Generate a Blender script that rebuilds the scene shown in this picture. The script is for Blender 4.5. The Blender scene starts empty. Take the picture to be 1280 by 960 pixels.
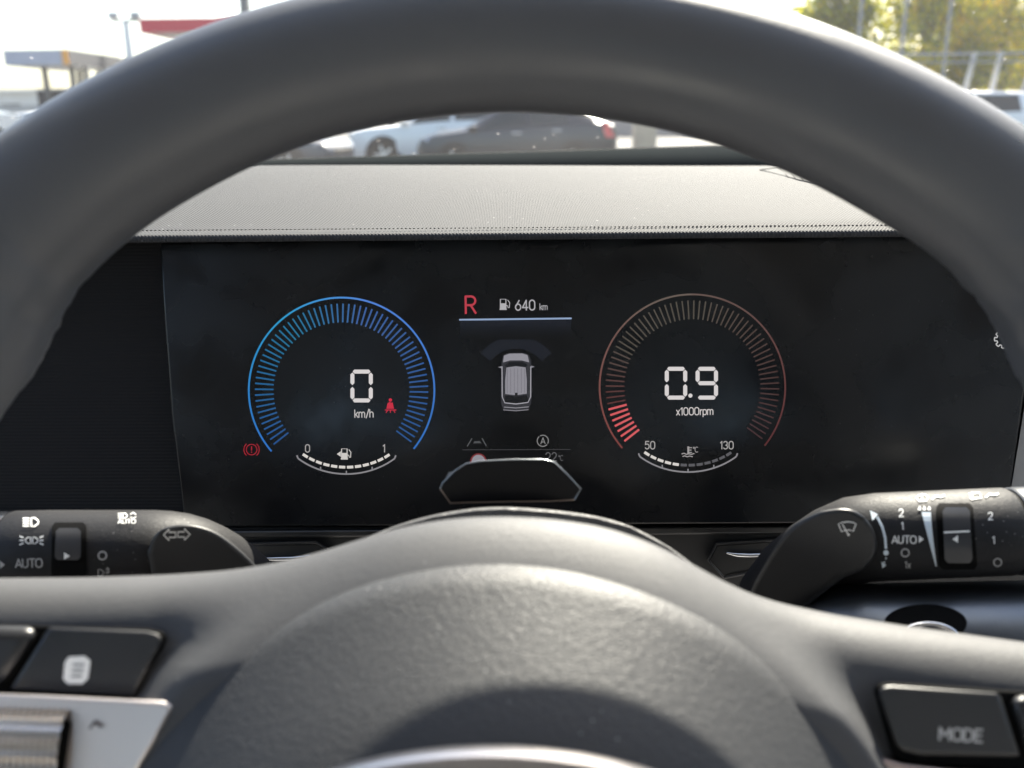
import bpy, bmesh, math, random
from mathutils import Vector, Matrix, noise
import numpy as np
random.seed(7)
sc = bpy.context.scene
COL = sc.collection
R = math.radians

# ---------------------------------------------------------------- camera
F = 1125.0                        # focal length in pixels of the 1280x960 photograph
PITCH = math.atan(337 / F)
ROLL = R(0.8)
CAM = Vector((0, 0, 1.25))
FW = Vector((0, math.cos(PITCH), -math.sin(PITCH)))
UP0 = Vector((0, math.sin(PITCH), math.cos(PITCH)))
R0 = Vector((1, 0, 0))
RT = R0 * math.cos(ROLL) - UP0 * math.sin(ROLL)
UP = UP0 * math.cos(ROLL) + R0 * math.sin(ROLL)
cam = bpy.data.cameras.new('camera')
camo = bpy.data.objects.new('camera', cam); COL.objects.link(camo)
M3 = Matrix((RT, UP, -FW)).transposed()
camo.matrix_world = Matrix.Translation(CAM) @ M3.to_4x4()
cam.sensor_width = 36; cam.lens = 36 * F / 1280
cam.clip_start = 0.01; cam.clip_end = 2000
cam.dof.use_dof = True; cam.dof.focus_distance = 0.335; cam.dof.aperture_fstop = 12.5
sc.camera = camo

# ---------------------------------------------------------------- light and exposure
EXPOSURE = 2.2
SUN_EL, SUN_AZ = 44.2, 23.0       # azimuth to the right of straight ahead
w = bpy.data.worlds.new('World'); sc.world = w; w.use_nodes = True
nt = w.node_tree; nt.nodes.clear()
sky = nt.nodes.new('ShaderNodeTexSky'); sky.sky_type = 'NISHITA'; sky.sun_disc = False
sky.sun_elevation = R(SUN_EL); sky.sun_rotation = R(SUN_AZ)
sky.air_density = 1.0; sky.dust_density = 2.5; sky.ozone_density = 1.0
bg = nt.nodes.new('ShaderNodeBackground'); bg.inputs['Strength'].default_value = 0.09
wo = nt.nodes.new('ShaderNodeOutputWorld')
nt.links.new(sky.outputs[0], bg.inputs[0]); nt.links.new(bg.outputs[0], wo.inputs[0])
sl = bpy.data.lights.new('sun', 'SUN'); sl.energy = 4.8; sl.angle = R(0.53); sl.color = (1.0, 0.905, 0.79)
so = bpy.data.objects.new('sun', sl); COL.objects.link(so)
SUND = Vector((math.sin(R(SUN_AZ)) * math.cos(R(SUN_EL)), math.cos(R(SUN_AZ)) * math.cos(R(SUN_EL)), math.sin(R(SUN_EL))))
so.rotation_euler = SUND.to_track_quat('Z', 'Y').to_euler()
so.location = (0, 0, 30)
sc.view_settings.view_transform = 'Standard'; sc.view_settings.look = 'None'
sc.view_settings.exposure = EXPOSURE; sc.view_settings.gamma = 1
sc.view_settings.use_curve_mapping = False
sc.cycles.max_bounces = 8; sc.cycles.transparent_max_bounces = 12
sc.cycles.sample_clamp_indirect = 6.0

# ---------------------------------------------------------------- measuring helpers
def ray(x, y):
    return FW + RT * ((x - 640) / F) - UP * ((y - 480) / F)
def on_plane(x, y, P, n):
    d = ray(x, y)
    return CAM + d * ((P - CAM).dot(n) / d.dot(n))
def at_y(x, y, Y):
    d = ray(x, y)
    return CAM + d * (Y / d.y)
def sm(t):
    t = max(0.0, min(1.0, t)); return t * t * (3 - 2 * t)
def lin(c):
    c = c / 255.0
    return c / 12.92 if c <= 0.04045 else ((c + 0.055) / 1.055) ** 2.4
def rgb(*c):
    return tuple(lin(v) for v in c)

# ---------------------------------------------------------------- materials
MATS = {}
def mat(name, col, rough=0.5, metal=0.0, bump=None, spec=0.5, sheen=0.0, coat=0.0, noise=None, specks=None):
    """bump=(kind, scale, strength, distance); noise=(scale, other_colour)"""
    if name in MATS: return MATS[name]
    m = bpy.data.materials.new(name); m.use_nodes = True
    t = m.node_tree; b = t.nodes['Principled BSDF']
    b.inputs['Base Color'].default_value = (*col, 1)
    b.inputs['Roughness'].default_value = rough
    b.inputs['Metallic'].default_value = metal
    b.inputs['Specular IOR Level'].default_value = spec
    if sheen:
        b.inputs['Sheen Weight'].default_value = sheen; b.inputs['Sheen Roughness'].default_value = 0.5
    if coat:
        b.inputs['Coat Weight'].default_value = coat; b.inputs['Coat Roughness'].default_value = 0.05
    tc = t.nodes.new('ShaderNodeTexCoord')
    if noise:
        nz = t.nodes.new('ShaderNodeTexNoise'); nz.inputs['Scale'].default_value = noise[0]; nz.inputs['Detail'].default_value = 6
        t.links.new(tc.outputs['Object'], nz.inputs['Vector'])
        mx = t.nodes.new('ShaderNodeMix'); mx.data_type = 'RGBA'
        mx.inputs[6].default_value = (*col, 1); mx.inputs[7].default_value = (*noise[1], 1)
        cr = t.nodes.new('ShaderNodeMapRange'); cr.inputs[1].default_value = 0.35; cr.inputs[2].default_value = 0.65
        t.links.new(nz.outputs[0], cr.inputs[0]); t.links.new(cr.outputs[0], mx.inputs[0])
        t.links.new(mx.outputs[2], b.inputs['Base Color'])
    if specks:                        # dust and lint: small pale grains of uneven size
        vo = t.nodes.new('ShaderNodeTexVoronoi'); vo.inputs['Scale'].default_value = specks[0]
        t.links.new(tc.outputs['Object'], vo.inputs['Vector'])
        n4 = t.nodes.new('ShaderNodeTexNoise'); n4.inputs['Scale'].default_value = specks[0] * .12
        t.links.new(tc.outputs['Object'], n4.inputs['Vector'])
        lt = t.nodes.new('ShaderNodeMapRange'); lt.inputs[1].default_value = specks[1]; lt.inputs[2].default_value = specks[1] * .5
        t.links.new(vo.outputs['Distance'], lt.inputs[0])
        l2 = t.nodes.new('ShaderNodeMapRange'); l2.inputs[1].default_value = .52; l2.inputs[2].default_value = .66
        t.links.new(n4.outputs[0], l2.inputs[0])
        mu = t.nodes.new('ShaderNodeMath'); mu.operation = 'MULTIPLY'
        t.links.new(lt.outputs[0], mu.inputs[0]); t.links.new(l2.outputs[0], mu.inputs[1])
        m5 = t.nodes.new('ShaderNodeMix'); m5.data_type = 'RGBA'; m5.inputs[7].default_value = (specks[2],) * 3 + (1,)
        if noise: t.links.new(mx.outputs[2], m5.inputs[6])
        else: m5.inputs[6].default_value = (*col, 1)
        t.links.new(mu.outputs[0], m5.inputs[0]); t.links.new(m5.outputs[2], b.inputs['Base Color'])
    if bump:
        kind, scale, strength, dist = bump
        bp = t.nodes.new('ShaderNodeBump'); bp.inputs['Strength'].default_value = strength; bp.inputs['Distance'].default_value = dist
        if kind == 'leather':
            v = t.nodes.new('ShaderNodeTexVoronoi'); v.feature = 'SMOOTH_F1'; v.inputs['Scale'].default_value = scale
            n2 = t.nodes.new('ShaderNodeTexNoise'); n2.inputs['Scale'].default_value = scale * 0.35; n2.inputs['Detail'].default_value = 5
            ad = t.nodes.new('ShaderNodeMath'); ad.operation = 'ADD'
            dm = t.nodes.new('ShaderNodeMapping'); dm.inputs['Scale'].default_value = (0.55, 1.5, 1.5)
            wv = t.nodes.new('ShaderNodeTexNoise'); wv.inputs['Scale'].default_value = scale * 0.5
            va = t.nodes.new('ShaderNodeVectorMath'); va.operation = 'MULTIPLY_ADD'
            va.inputs[1].default_value = (0.004, 0.004, 0.004)
            t.links.new(tc.outputs['Object'], wv.inputs['Vector'])
            t.links.new(wv.outputs['Color'], va.inputs[0]); t.links.new(tc.outputs['Object'], va.inputs[2])
            t.links.new(va.outputs[0], dm.inputs['Vector'])
            t.links.new(dm.outputs[0], v.inputs['Vector']); t.links.new(dm.outputs[0], n2.inputs['Vector'])
            t.links.new(v.outputs['Distance'], ad.inputs[0]); t.links.new(n2.outputs[0], ad.inputs[1])
            t.links.new(ad.outputs[0], bp.inputs['Height'])
        elif kind == 'noise':
            n2 = t.nodes.new('ShaderNodeTexNoise'); n2.inputs['Scale'].default_value = scale; n2.inputs['Detail'].default_value = 4
            t.links.new(tc.outputs['Object'], n2.inputs['Vector']); t.links.new(n2.outputs[0], bp.inputs['Height'])
        elif kind in ('weave', 'ribs', 'brushed'):
            if kind == 'brushed':
                mp = t.nodes.new('ShaderNodeMapping'); mp.inputs['Scale'].default_value = (1, 0.03, 0.03)
                n2 = t.nodes.new('ShaderNodeTexNoise'); n2.inputs['Scale'].default_value = scale
                t.links.new(tc.outputs['Object'], mp.inputs[0]); t.links.new(mp.outputs[0], n2.inputs['Vector'])
                t.links.new(n2.outputs[0], bp.inputs['Height'])
            else:
                outs = []
                for ang in ((35, -35) if kind == 'weave' else (90,)):
                    mp = t.nodes.new('ShaderNodeMapping'); mp.inputs['Rotation'].default_value = (0, 0, R(ang)) if kind == 'weave' else (0, R(ang), 0)
                    wv = t.nodes.new('ShaderNodeTexWave'); wv.inputs['Scale'].default_value = scale; wv.inputs['Distortion'].default_value = 0.0
                    t.links.new(tc.outputs['Object'], mp.inputs[0]); t.links.new(mp.outputs[0], wv.inputs['Vector'])
                    outs.append(wv)
                if len(outs) == 2:
                    ad = t.nodes.new('ShaderNodeMath'); ad.operation = 'MULTIPLY'
                    t.links.new(outs[0].outputs['Fac'], ad.inputs[0]); t.links.new(outs[1].outputs['Fac'], ad.inputs[1]); src = ad.outputs[0]
                else: src = outs[0].outputs['Fac']
                n3 = t.nodes.new('ShaderNodeTexNoise'); n3.inputs['Scale'].default_value = scale * 3
                a2 = t.nodes.new('ShaderNodeMath'); a2.operation = 'MULTIPLY_ADD'; a2.inputs[1].default_value = 0.5
                t.links.new(tc.outputs['Object'], n3.inputs['Vector'])
                t.links.new(n3.outputs[0], a2.inputs[0]); t.links.new(src, a2.inputs[2])
                t.links.new(a2.outputs[0], bp.inputs['Height'])
        t.links.new(bp.outputs[0], b.inputs['Normal'])
    if name in ('rim_leather', 'screen_black', 'plate_plastic', 'button_black'):    # worn and smeared patches
        n6 = t.nodes.new('ShaderNodeTexNoise'); n6.inputs['Scale'].default_value = 38; n6.inputs['Detail'].default_value = 5
        t.links.new(tc.outputs['Object'], n6.inputs['Vector'])
        r6 = t.nodes.new('ShaderNodeMapRange'); r6.inputs[1].default_value = .35; r6.inputs[2].default_value = .65
        r6.inputs[3].default_value = rough - .09; r6.inputs[4].default_value = rough + .10
        t.links.new(n6.outputs[0], r6.inputs[0]); t.links.new(r6.outputs[0], b.inputs['Roughness'])
    MATS[name] = m
    return m

def screen_light():
    m = bpy.data.materials.new('screen_light'); m.use_nodes = True
    t = m.node_tree; t.nodes.clear()
    a = t.nodes.new('ShaderNodeAttribute'); a.attribute_name = 'Col'
    e = t.nodes.new('ShaderNodeBsdfPrincipled')          # lit picture elements under the same cover glass
    e.inputs['Base Color'].default_value = (0.0065, 0.0068, 0.0075, 1); e.inputs['Roughness'].default_value = 0.26
    e.inputs['Specular IOR Level'].default_value = 0.36
    e.inputs['Emission Strength'].default_value = 0.88 / 2 ** EXPOSURE
    o = t.nodes.new('ShaderNodeOutputMaterial')
    t.links.new(a.outputs['Color'], e.inputs['Emission Color']); t.links.new(e.outputs[0], o.inputs[0])
    return m
M_SCREEN = screen_light()

def glass_sheet():
    m = bpy.data.materials.new('windscreen_glass'); m.use_nodes = True
    t = m.node_tree; t.nodes.clear()
    tr = t.nodes.new('ShaderNodeBsdfTransparent'); tr.inputs[0].default_value = (0.93, 0.97, 0.95, 1)
    gl = t.nodes.new('ShaderNodeBsdfGlossy'); gl.inputs['Roughness'].default_value = 0.0
    du = t.nodes.new('ShaderNodeBsdfTranslucent'); du.inputs[0].default_value = (0.9, 0.88, 0.84, 1)   # dust film, also laid on as the pale haze over the exterior
    lw = t.nodes.new('ShaderNodeFresnel'); lw.inputs[0].default_value = 1.3
    nz = t.nodes.new('ShaderNodeTexNoise'); nz.inputs['Scale'].default_value = 9; nz.inputs['Detail'].default_value = 8
    mr = t.nodes.new('ShaderNodeMapRange'); mr.inputs[1].default_value = 0.3; mr.inputs[2].default_value = 0.7
    mr.inputs[3].default_value = 0.011; mr.inputs[4].default_value = 0.023
    tc = t.nodes.new('ShaderNodeTexCoord'); t.links.new(tc.outputs['Object'], nz.inputs['Vector']); t.links.new(nz.outputs[0], mr.inputs[0])
    vo = t.nodes.new('ShaderNodeTexVoronoi'); vo.inputs['Scale'].default_value = 75
    t.links.new(tc.outputs['Object'], vo.inputs['Vector'])
    sp = t.nodes.new('ShaderNodeMapRange'); sp.inputs[1].default_value = .10; sp.inputs[2].default_value = .04; sp.inputs[4].default_value = .10
    t.links.new(vo.outputs['Distance'], sp.inputs[0])
    ad = t.nodes.new('ShaderNodeMath'); ad.operation = 'ADD'
    t.links.new(mr.outputs[0], ad.inputs[0]); t.links.new(sp.outputs[0], ad.inputs[1])
    m1 = t.nodes.new('ShaderNodeMixShader'); m2 = t.nodes.new('ShaderNodeMixShader'); o = t.nodes.new('ShaderNodeOutputMaterial')
    t.links.new(ad.outputs[0], m1.inputs[0]); t.links.new(tr.outputs[0], m1.inputs[1]); t.links.new(du.outputs[0], m1.inputs[2])
    t.links.new(lw.outputs[0], m2.inputs[0]); t.links.new(m1.outputs[0], m2.inputs[1]); t.links.new(gl.outputs[0], m2.inputs[2])
    t.links.new(m2.outputs[0], o.inputs[0])
    return m
M_GLASS = glass_sheet()

LEATHER = mat('black_leather', (0.038, 0.039, 0.0415), 0.5, bump=('leather', 1300, 0.28, 0.0005), spec=0.3, specks=(420, .10, .3))
LEATHER_RIM = mat('rim_leather', (0.066, 0.068, 0.074), 0.40, bump=('noise', 700, 0.06, 0.0006), spec=0.45)
GRAIN = mat('grained_plastic', (0.060, 0.060, 0.062), 0.42, bump=('leather', 800, 0.6, 0.0008), spec=0.5)
SOFT = mat('satin_plastic', (0.057, 0.058, 0.062), 0.58, bump=('leather', 1700, 0.22, 0.0004), spec=0.35, specks=(420, .09, .3))
PAD = mat('woven_dash_cover', (0.0315, 0.0322, 0.0350), 0.75, bump=('weave', 300, 0.55, 0.0006), spec=0.2, noise=(7, (0.037, 0.0375, 0.040)), specks=(260, .10, .35))
BLACKPL = mat('black_plastic', (0.012, 0.012, 0.013), 0.45, bump=('noise', 1500, 0.1, 0.0002))
DARKGLOSS = mat('dark_gloss', (0.006, 0.006, 0.007), 0.3, spec=.2)
FABRIC = mat('ribbed_fabric', (0.012, 0.0115, 0.012), 0.85, bump=('ribs', 250, 0.25, 0.0005), spec=0.2)
STALKP = mat('stalk_plastic', (0.017, 0.017, 0.0185), 0.55, bump=('leather', 1500, 0.3, 0.0003), spec=.22, specks=(500, .10, .3))
CHROME = mat('chrome', (0.75, 0.76, 0.78), 0.12, 1.0)
SILVER = mat('satin_silver', (0.74, 0.68, 0.65), 0.36, 1.0)
BRUSHED = mat('brushed_metal', (0.17, 0.185, 0.205), 0.38, 1.0, bump=('brushed', 2500, 0.15, 0.0003))
WHITEINK = mat('white_ink', (0.86, 0.86, 0.84), 0.7, spec=.2)
GREYINK = mat('grey_ink', (0.42, 0.42, 0.42), 0.6)
SCREENGL = mat('screen_black', (0.0065, 0.0068, 0.0075), 0.26, spec=0.36, specks=(330, .09, .06))
BTN = mat('button_black', (0.014, 0.014, 0.015), 0.38, specks=(500, .14, .3))
FRIT = mat('frit_black', (0.012, 0.012, 0.012), 0.7)

# ---------------------------------------------------------------- object helpers
def link(name, me, m=None, parent=None, smooth=True):
    o = bpy.data.objects.new(name, me); COL.objects.link(o)
    if m is not None: me.materials.append(m)
    if smooth:
        me.polygons.foreach_set('use_smooth', [True] * len(me.polygons))
    if parent: o.parent = parent
    return o
def mesh(name, verts, faces, m=None, parent=None, smooth=False, cols=None):
    me = bpy.data.meshes.new(name)
    me.from_pydata([tuple(v) for v in verts], [], faces); me.update()
    if cols is not None:
        a = me.color_attributes.new('Col', 'FLOAT_COLOR', 'POINT')
        for i, c in enumerate(cols): a.data[i].color = (*c, 1)
    return link(name, me, m, parent, smooth)
def frombm(name, bm, m=None, parent=None, smooth=False):
    me = bpy.data.meshes.new(name); bm.to_mesh(me); bm.free()
    return link(name, me, m, parent, smooth)
def empty(name, loc=(0, 0, 0), rz=0.0):
    o = bpy.data.objects.new(name, None); COL.objects.link(o); o.location = loc; o.rotation_euler = (0, 0, rz)
    o.empty_display_size = 0.05
    return o
def tag(o, label=None, cat=None, group=None, kind=None):
    if label: o['label'] = label
    if cat: o['category'] = cat
    if group: o['group'] = group
    if kind: o['kind'] = kind
    return o
def autosmooth(o, ang=35):
    me = o.data
    me.polygons.foreach_set('use_smooth', [True] * len(me.polygons))
    try: me.set_sharp_from_angle(angle=R(ang))
    except Exception: pass
    return o
def bevel(o, wdt, seg=2):
    b = o.modifiers.new('bevel', 'BEVEL'); b.width = wdt; b.segments = seg; b.limit_method = 'ANGLE'; b.angle_limit = R(35)
    autosmooth(o)
    return o
def prism(name, front, back, m, parent=None, bev=0.0, seg=2):
    n = len(front)
    faces = [tuple(range(n)), tuple(reversed(range(n, 2 * n)))]
    for i in range(n):
        j = (i + 1) % n
        faces.append((i, i + n, j + n, j))
    o = mesh(name, list(front) + list(back), faces, m, parent)
    bm = bmesh.new(); bm.from_mesh(o.data); bmesh.ops.recalc_face_normals(bm, faces=bm.faces); bm.to_mesh(o.data); bm.free()
    if bev: bevel(o, bev, seg)
    return o
def box(bm, c, s, rot=None):
    r = bmesh.ops.create_cube(bm, size=1.0)
    for v in r['verts']:
        q = Vector((v.co.x * s[0], v.co.y * s[1], v.co.z * s[2]))
        if rot: q = rot @ q
        v.co = q + Vector(c)
def bx(name, c, s, m, parent=None, bev=0.0, rot=None):
    bm = bmesh.new(); box(bm, c, s, rot); o = frombm(name, bm, m, parent)
    if bev: bevel(o, bev)
    return o
def tube(name, pts, rad, m, parent=None, seg=12, closed=False, caps=True):
    """round tube through points; rad is a number or a list"""
    n = len(pts); pts = [Vector(p) for p in pts]
    rs = rad if isinstance(rad, (list, tuple)) else [rad] * n
    V, Fc = [], []
    prev = None
    for i in range(n):
        a = pts[(i - 1) % n] if (closed or i > 0) else pts[i]
        b = pts[(i + 1) % n] if (closed or i < n - 1) else pts[i]
        d = (b - a).normalized()
        if prev is None:
            q = Vector((0, 0, 1)) if abs(d.z) < 0.9 else Vector((1, 0, 0))
            u = d.cross(q).normalized()
        else:
            u = (prev - d * prev.dot(d)).normalized()
        prev = u; v = d.cross(u)
        for k in range(seg):
            t = 2 * math.pi * k / seg
            V.append(pts[i] + (u * math.cos(t) + v * math.sin(t)) * rs[i])
    for i in range(n if closed else n - 1):
        j = (i + 1) % n
        for k in range(seg):
            l = (k + 1) % seg
            Fc.append((i * seg + k, i * seg + l, j * seg + l, j * seg + k))
    if caps and not closed:
        Fc.append(tuple(reversed(range(seg)))); Fc.append(tuple(range((n - 1) * seg, n * seg)))
    o = mesh(name, V, Fc, m, parent, True)
    return autosmooth(o, 50)
def lathe(name, prof, m, parent=None, seg=40, M=None):
    """prof = [(r, h)] about local z, M = Matrix"""
    V, Fc = [], []
    for r, h in prof:
        for k in range(seg):
            t = 2 * math.pi * k / seg
            p = Vector((r * math.cos(t), r * math.sin(t), h)); V.append(M @ p if M else p)
    for i in range(len(prof) - 1):
        for k in range(seg):
            l = (k + 1) % seg
            Fc.append((i * seg + k, i * seg + l, (i + 1) * seg + l, (i + 1) * seg + k))
    return autosmooth(mesh(name, V, Fc, m, parent, True), 45)

# ---------------------------------------------------------------- flat drawing helpers (picture units = photo pixels, y down)
def stroke(pts, wd, closed=False):
    """polyline as quads"""
    out = []; n = len(pts)
    if n < 2: return out
    P = [Vector(p) for p in pts]
    nor = []
    for i in range(n):
        a = P[(i - 1) % n] if (closed or i > 0) else P[i]
        b = P[(i + 1) % n] if (closed or i < n - 1) else P[i]
        d = (b - a)
        d = d.normalized() if d.length > 1e-9 else Vector((1, 0))
        nor.append(Vector((-d.y, d.x)))
    for i in range(n if closed else n - 1):
        j = (i + 1) % n
        out.append([P[i] + nor[i] * wd / 2, P[j] + nor[j] * wd / 2, P[j] - nor[j] * wd / 2, P[i] - nor[i] * wd / 2])
    return out
def arc(cx, cy, r, a0, a1, n=24, ry=None):
    ry = ry or r
    return [(cx + r * math.cos(R(a0 + (a1 - a0) * i / n)), cy - ry * math.sin(R(a0 + (a1 - a0) * i / n))) for i in range(n + 1)]
def disc(cx, cy, r, n=20, ry=None):
    return [arc(cx, cy, r, 0, 360 * (n - 1) / n, n - 1, ry)]
def rect(x0, y0, x1, y1):
    return [[(x0, y0), (x1, y0), (x1, y1), (x0, y1)]]
def _rr(x0, y0, x1, y1, r, n=5):
    """rounded rectangle outline, y up"""
    P = []
    for cx, cy, a in ((x1 - r, y1 - r, 0), (x0 + r, y1 - r, 90), (x0 + r, y0 + r, 180), (x1 - r, y0 + r, 270)):
        P += [(cx + r * math.cos(R(a + 90 * k / n)), cy + r * math.sin(R(a + 90 * k / n))) for k in range(n + 1)]
    return P + [P[0]]
def _a(cx, cy, rx, ry, a0, a1, n=10):
    return [(cx + rx * math.cos(R(a0 + (a1 - a0) * k / n)), cy + ry * math.sin(R(a0 + (a1 - a0) * k / n))) for k in range(n + 1)]
GLYPH = {   # strokes of each character: capital height 1, baseline 0, and its advance
    '0': ([_rr(0, 0, .58, 1, .28)], .78), 'O': ([_rr(0, 0, .74, 1, .36)], .92), 'o': ([_rr(0, 0, .5, .7, .24)], .66),
    '1': ([[(.02, .8), (.22, 1), (.22, 0)]], .46),
    '2': ([_a(.28, .71, .27, .29, 170, -25, 10) + [(.5, .52), (.0, 0), (.58, 0)]], .76),
    '3': ([_a(.26, .74, .26, .26, 160, -80, 10) + _a(.26, .26, .29, .26, 80, -160, 10)], .76),
    '4': ([[(.42, 0), (.42, 1), (0, .26), (.6, .26)]], .78),
    '5': ([[(.52, 1), (.08, 1), (.04, .56)] + _a(.27, .33, .29, .33, 125, -150, 12)], .76),
    '6': ([[(.42, 1), (.06, .45)] + _a(.29, .31, .29, .31, 150, -210, 18)], .78),
    '7': ([[(0, 1), (.56, 1), (.18, 0)]], .72),
    'R': ([[(0, 0), (0, 1), (.3, 1)] + _a(.32, .74, .27, .26, 90, -90, 8) + [(0, .48)], [(.3, .48), (.6, 0)]], .8),
    'A': ([[(0, 0), (.36, 1), (.72, 0)], [(.12, .3), (.6, .3)]], .84),
    'U': ([[(0, 1), (0, .3)] + _a(.3, .3, .3, .3, 180, 360, 10) + [(.6, 1)]], .8),
    'T': ([[(0, 1), (.62, 1)], [(.31, 1), (.31, 0)]], .74),
    'M': ([[(0, 0), (0, 1), (.4, .35), (.8, 1), (.8, 0)]], 1.02),
    'D': ([[(0, 0), (0, 1), (.28, 1)] + _a(.28, .5, .38, .5, 90, -90, 12) + [(0, 0)]], .86),
    'E': ([[(.54, 1), (0, 1), (0, 0), (.54, 0)], [(0, .52), (.48, .52)]], .72),
    'C': ([_a(.36, .5, .36, .5, 50, 310, 16)], .8),
    'k': ([[(0, 0), (0, 1.02)], [(.4, .7), (.04, .3)], [(.14, .4), (.44, 0)]], .56),
    'm': ([[(0, 0), (0, .7)], [(0, .48)] + _a(.2, .5, .19, .2, 180, 0, 8) + [(.39, 0)], [(.39, .48)] + _a(.59, .5, .19, .2, 180, 0, 8) + [(.78, 0)]], .98),
    'h': ([[(0, 0), (0, 1.02)], [(0, .48)] + _a(.23, .48, .22, .22, 180, 0, 8) + [(.45, 0)]], .64),
    '/': ([[(0, -.1), (.38, 1.08)]], .5),
    'x': ([[(0, 0), (.42, .7)], [(0, .7), (.42, 0)]], .58),
    'r': ([[(0, 0), (0, .7)], [(0, .42)] + _a(.24, .42, .22, .27, 180, 80, 6)], .4),
    'p': ([[(0, -.28), (0, .7)], _rr(0, 0, .48, .7, .23)], .64),
    '\u00b0': ([_a(.14, .86, .13, .13, 0, 360, 12)], .36), ' ': ([], .4),
}
def text_polys(s, cx, cy, h, rot=0.0, sx=1.0, bold=0.0, align='CENTER', wt=.13):
    """letters drawn as strokes, as polygons; h = capital height in pixels"""
    wt = wt + bold * 2
    adv = sum(GLYPH[c][1] for c in s) - .18
    x0 = -adv / 2 if align == 'CENTER' else 0
    out = []
    co, sn = math.cos(R(rot)), math.sin(R(rot))
    def mp(p):
        x, y = p[0] * h * sx, (p[1] - .5) * h
        return (cx + x * co + y * sn, cy - y * co + x * sn)
    for c in s:
        for st_ in GLYPH[c][0]:
            pts = [(x0 + a, b) for a, b in st_]
            closed = len(pts) > 3 and math.hypot(pts[0][0] - pts[-1][0], pts[0][1] - pts[-1][1]) < 1e-6
            if closed: pts = pts[:-1]
            cl = [pts[0]]
            for p in pts[1:]:
                if math.hypot(p[0] - cl[-1][0], p[1] - cl[-1][1]) > 1e-4: cl.append(p)
            n = len(cl)
            # straight pieces with extended ends so that sharp corners stay closed
            for q in range(n if closed else n - 1):
                a, b = Vector(cl[q]), Vector(cl[(q + 1) % n]); d = (b - a).normalized(); nn = Vector((-d.y, d.x)) * wt / 2
                e = d * wt * .32 if (b - a).length > .12 else d * wt * .12
                out.append([mp(a - e + nn), mp(b + e + nn), mp(b + e - nn), mp(a - e - nn)])
        x0 += GLYPH[c][1]
    return out
def seg7(x, y, wd, h, segs, t, slant=0.0):
    g = t * 0.12
    m = y + h / 2
    def hz(yc, top):
        a = t / 2
        return [(x + g + a * .9, yc), (x + g + a * 1.7, yc - a), (x + wd - g - a * 1.7, yc - a), (x + wd - g - a * .9, yc), (x + wd - g - a * 1.7, yc + a), (x + g + a * 1.7, yc + a)]
    def vt(xc, y0, y1):
        a = t / 2
        return [(xc, y0 + g + a * .2), (xc + a, y0 + g + a * 1.2), (xc + a, y1 - g - a * 1.2), (xc, y1 - g - a * .2), (xc - a, y1 - g - a * 1.2), (xc - a, y0 + g + a * 1.2)]
    a = t / 2
    d = {'a': hz(y + a, 1), 'g': hz(m, 0), 'd': hz(y + h - a, 0), 'f': vt(x + a, y + a, m), 'b': vt(x + wd - a, y + a, m),
         'e': vt(x + a, m, y + h - a), 'c': vt(x + wd - a, m, y + h - a)}
    return [d[k] for k in segs]
def draw(name, items, mapper, m, parent=None, nrm=Vector((0, -.95, .3))):
    """items = polygons, or (polygon, colour) pairs; mapper(x, y) gives a point on the surface"""
    V, Fc, C = [], [], []
    for ii, it in enumerate(items):
        poly, col = it if (isinstance(it, tuple) and len(it) == 2 and isinstance(it[0], list)) else (it, None)
        b = len(V)
        for p in poly:
            V.append(mapper(p[0], p[1]) + nrm * (ii % 60) * 1.5e-6); C.append(col or (0, 0, 0))
        Fc.append(tuple(range(b, len(V))))
    return mesh(name, V, Fc, m, parent, False, C if m is M_SCREEN else None)
def colr(polys, c, k=1.0):
    c = tuple(v * k for v in rgb(*c))
    return [(list(p), c) for p in polys]

# ================================================================ OUTDOORS
ASPHALT = mat('asphalt', (0.055, 0.054, 0.052), 0.85, noise=(0.6, (0.08, 0.078, 0.075)), bump=('noise', 60, 0.3, 0.01))
gm = mesh('ground', [(-400, -60, 0), (400, -60, 0), (400, 900, 0), (-400, 900, 0)], [(0, 1, 2, 3)], ASPHALT)
tag(gm, kind='structure')

def strip_on_ground(name, x0, y0, x1, y1, m):
    return mesh(name, [(x0, y0, .004), (x1, y0, .004), (x1, y1, .004), (x0, y1, .004)], [(0, 1, 2, 3)], m)
PAINTW = mat('road_paint', (0.7, 0.7, 0.68), 0.7)

TYRE = mat('tyre_rubber', (0.02, 0.02, 0.02), 0.8)
ALLOY = mat('alloy_wheel', (0.6, 0.6, 0.62), 0.3, 1.0)
CARGLASS = mat('car_window', (0.02, 0.03, 0.033), 0.06, spec=.5)
CARDARK = mat('car_trim', (0.02, 0.02, 0.022), 0.6)
LAMPW = mat('headlamp_lens', (0.75, 0.78, 0.8), 0.08, 0.6)
LAMPR = mat('tail_lamp_lens', (0.65, 0.02, 0.03), 0.15, spec=0.8)

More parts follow.
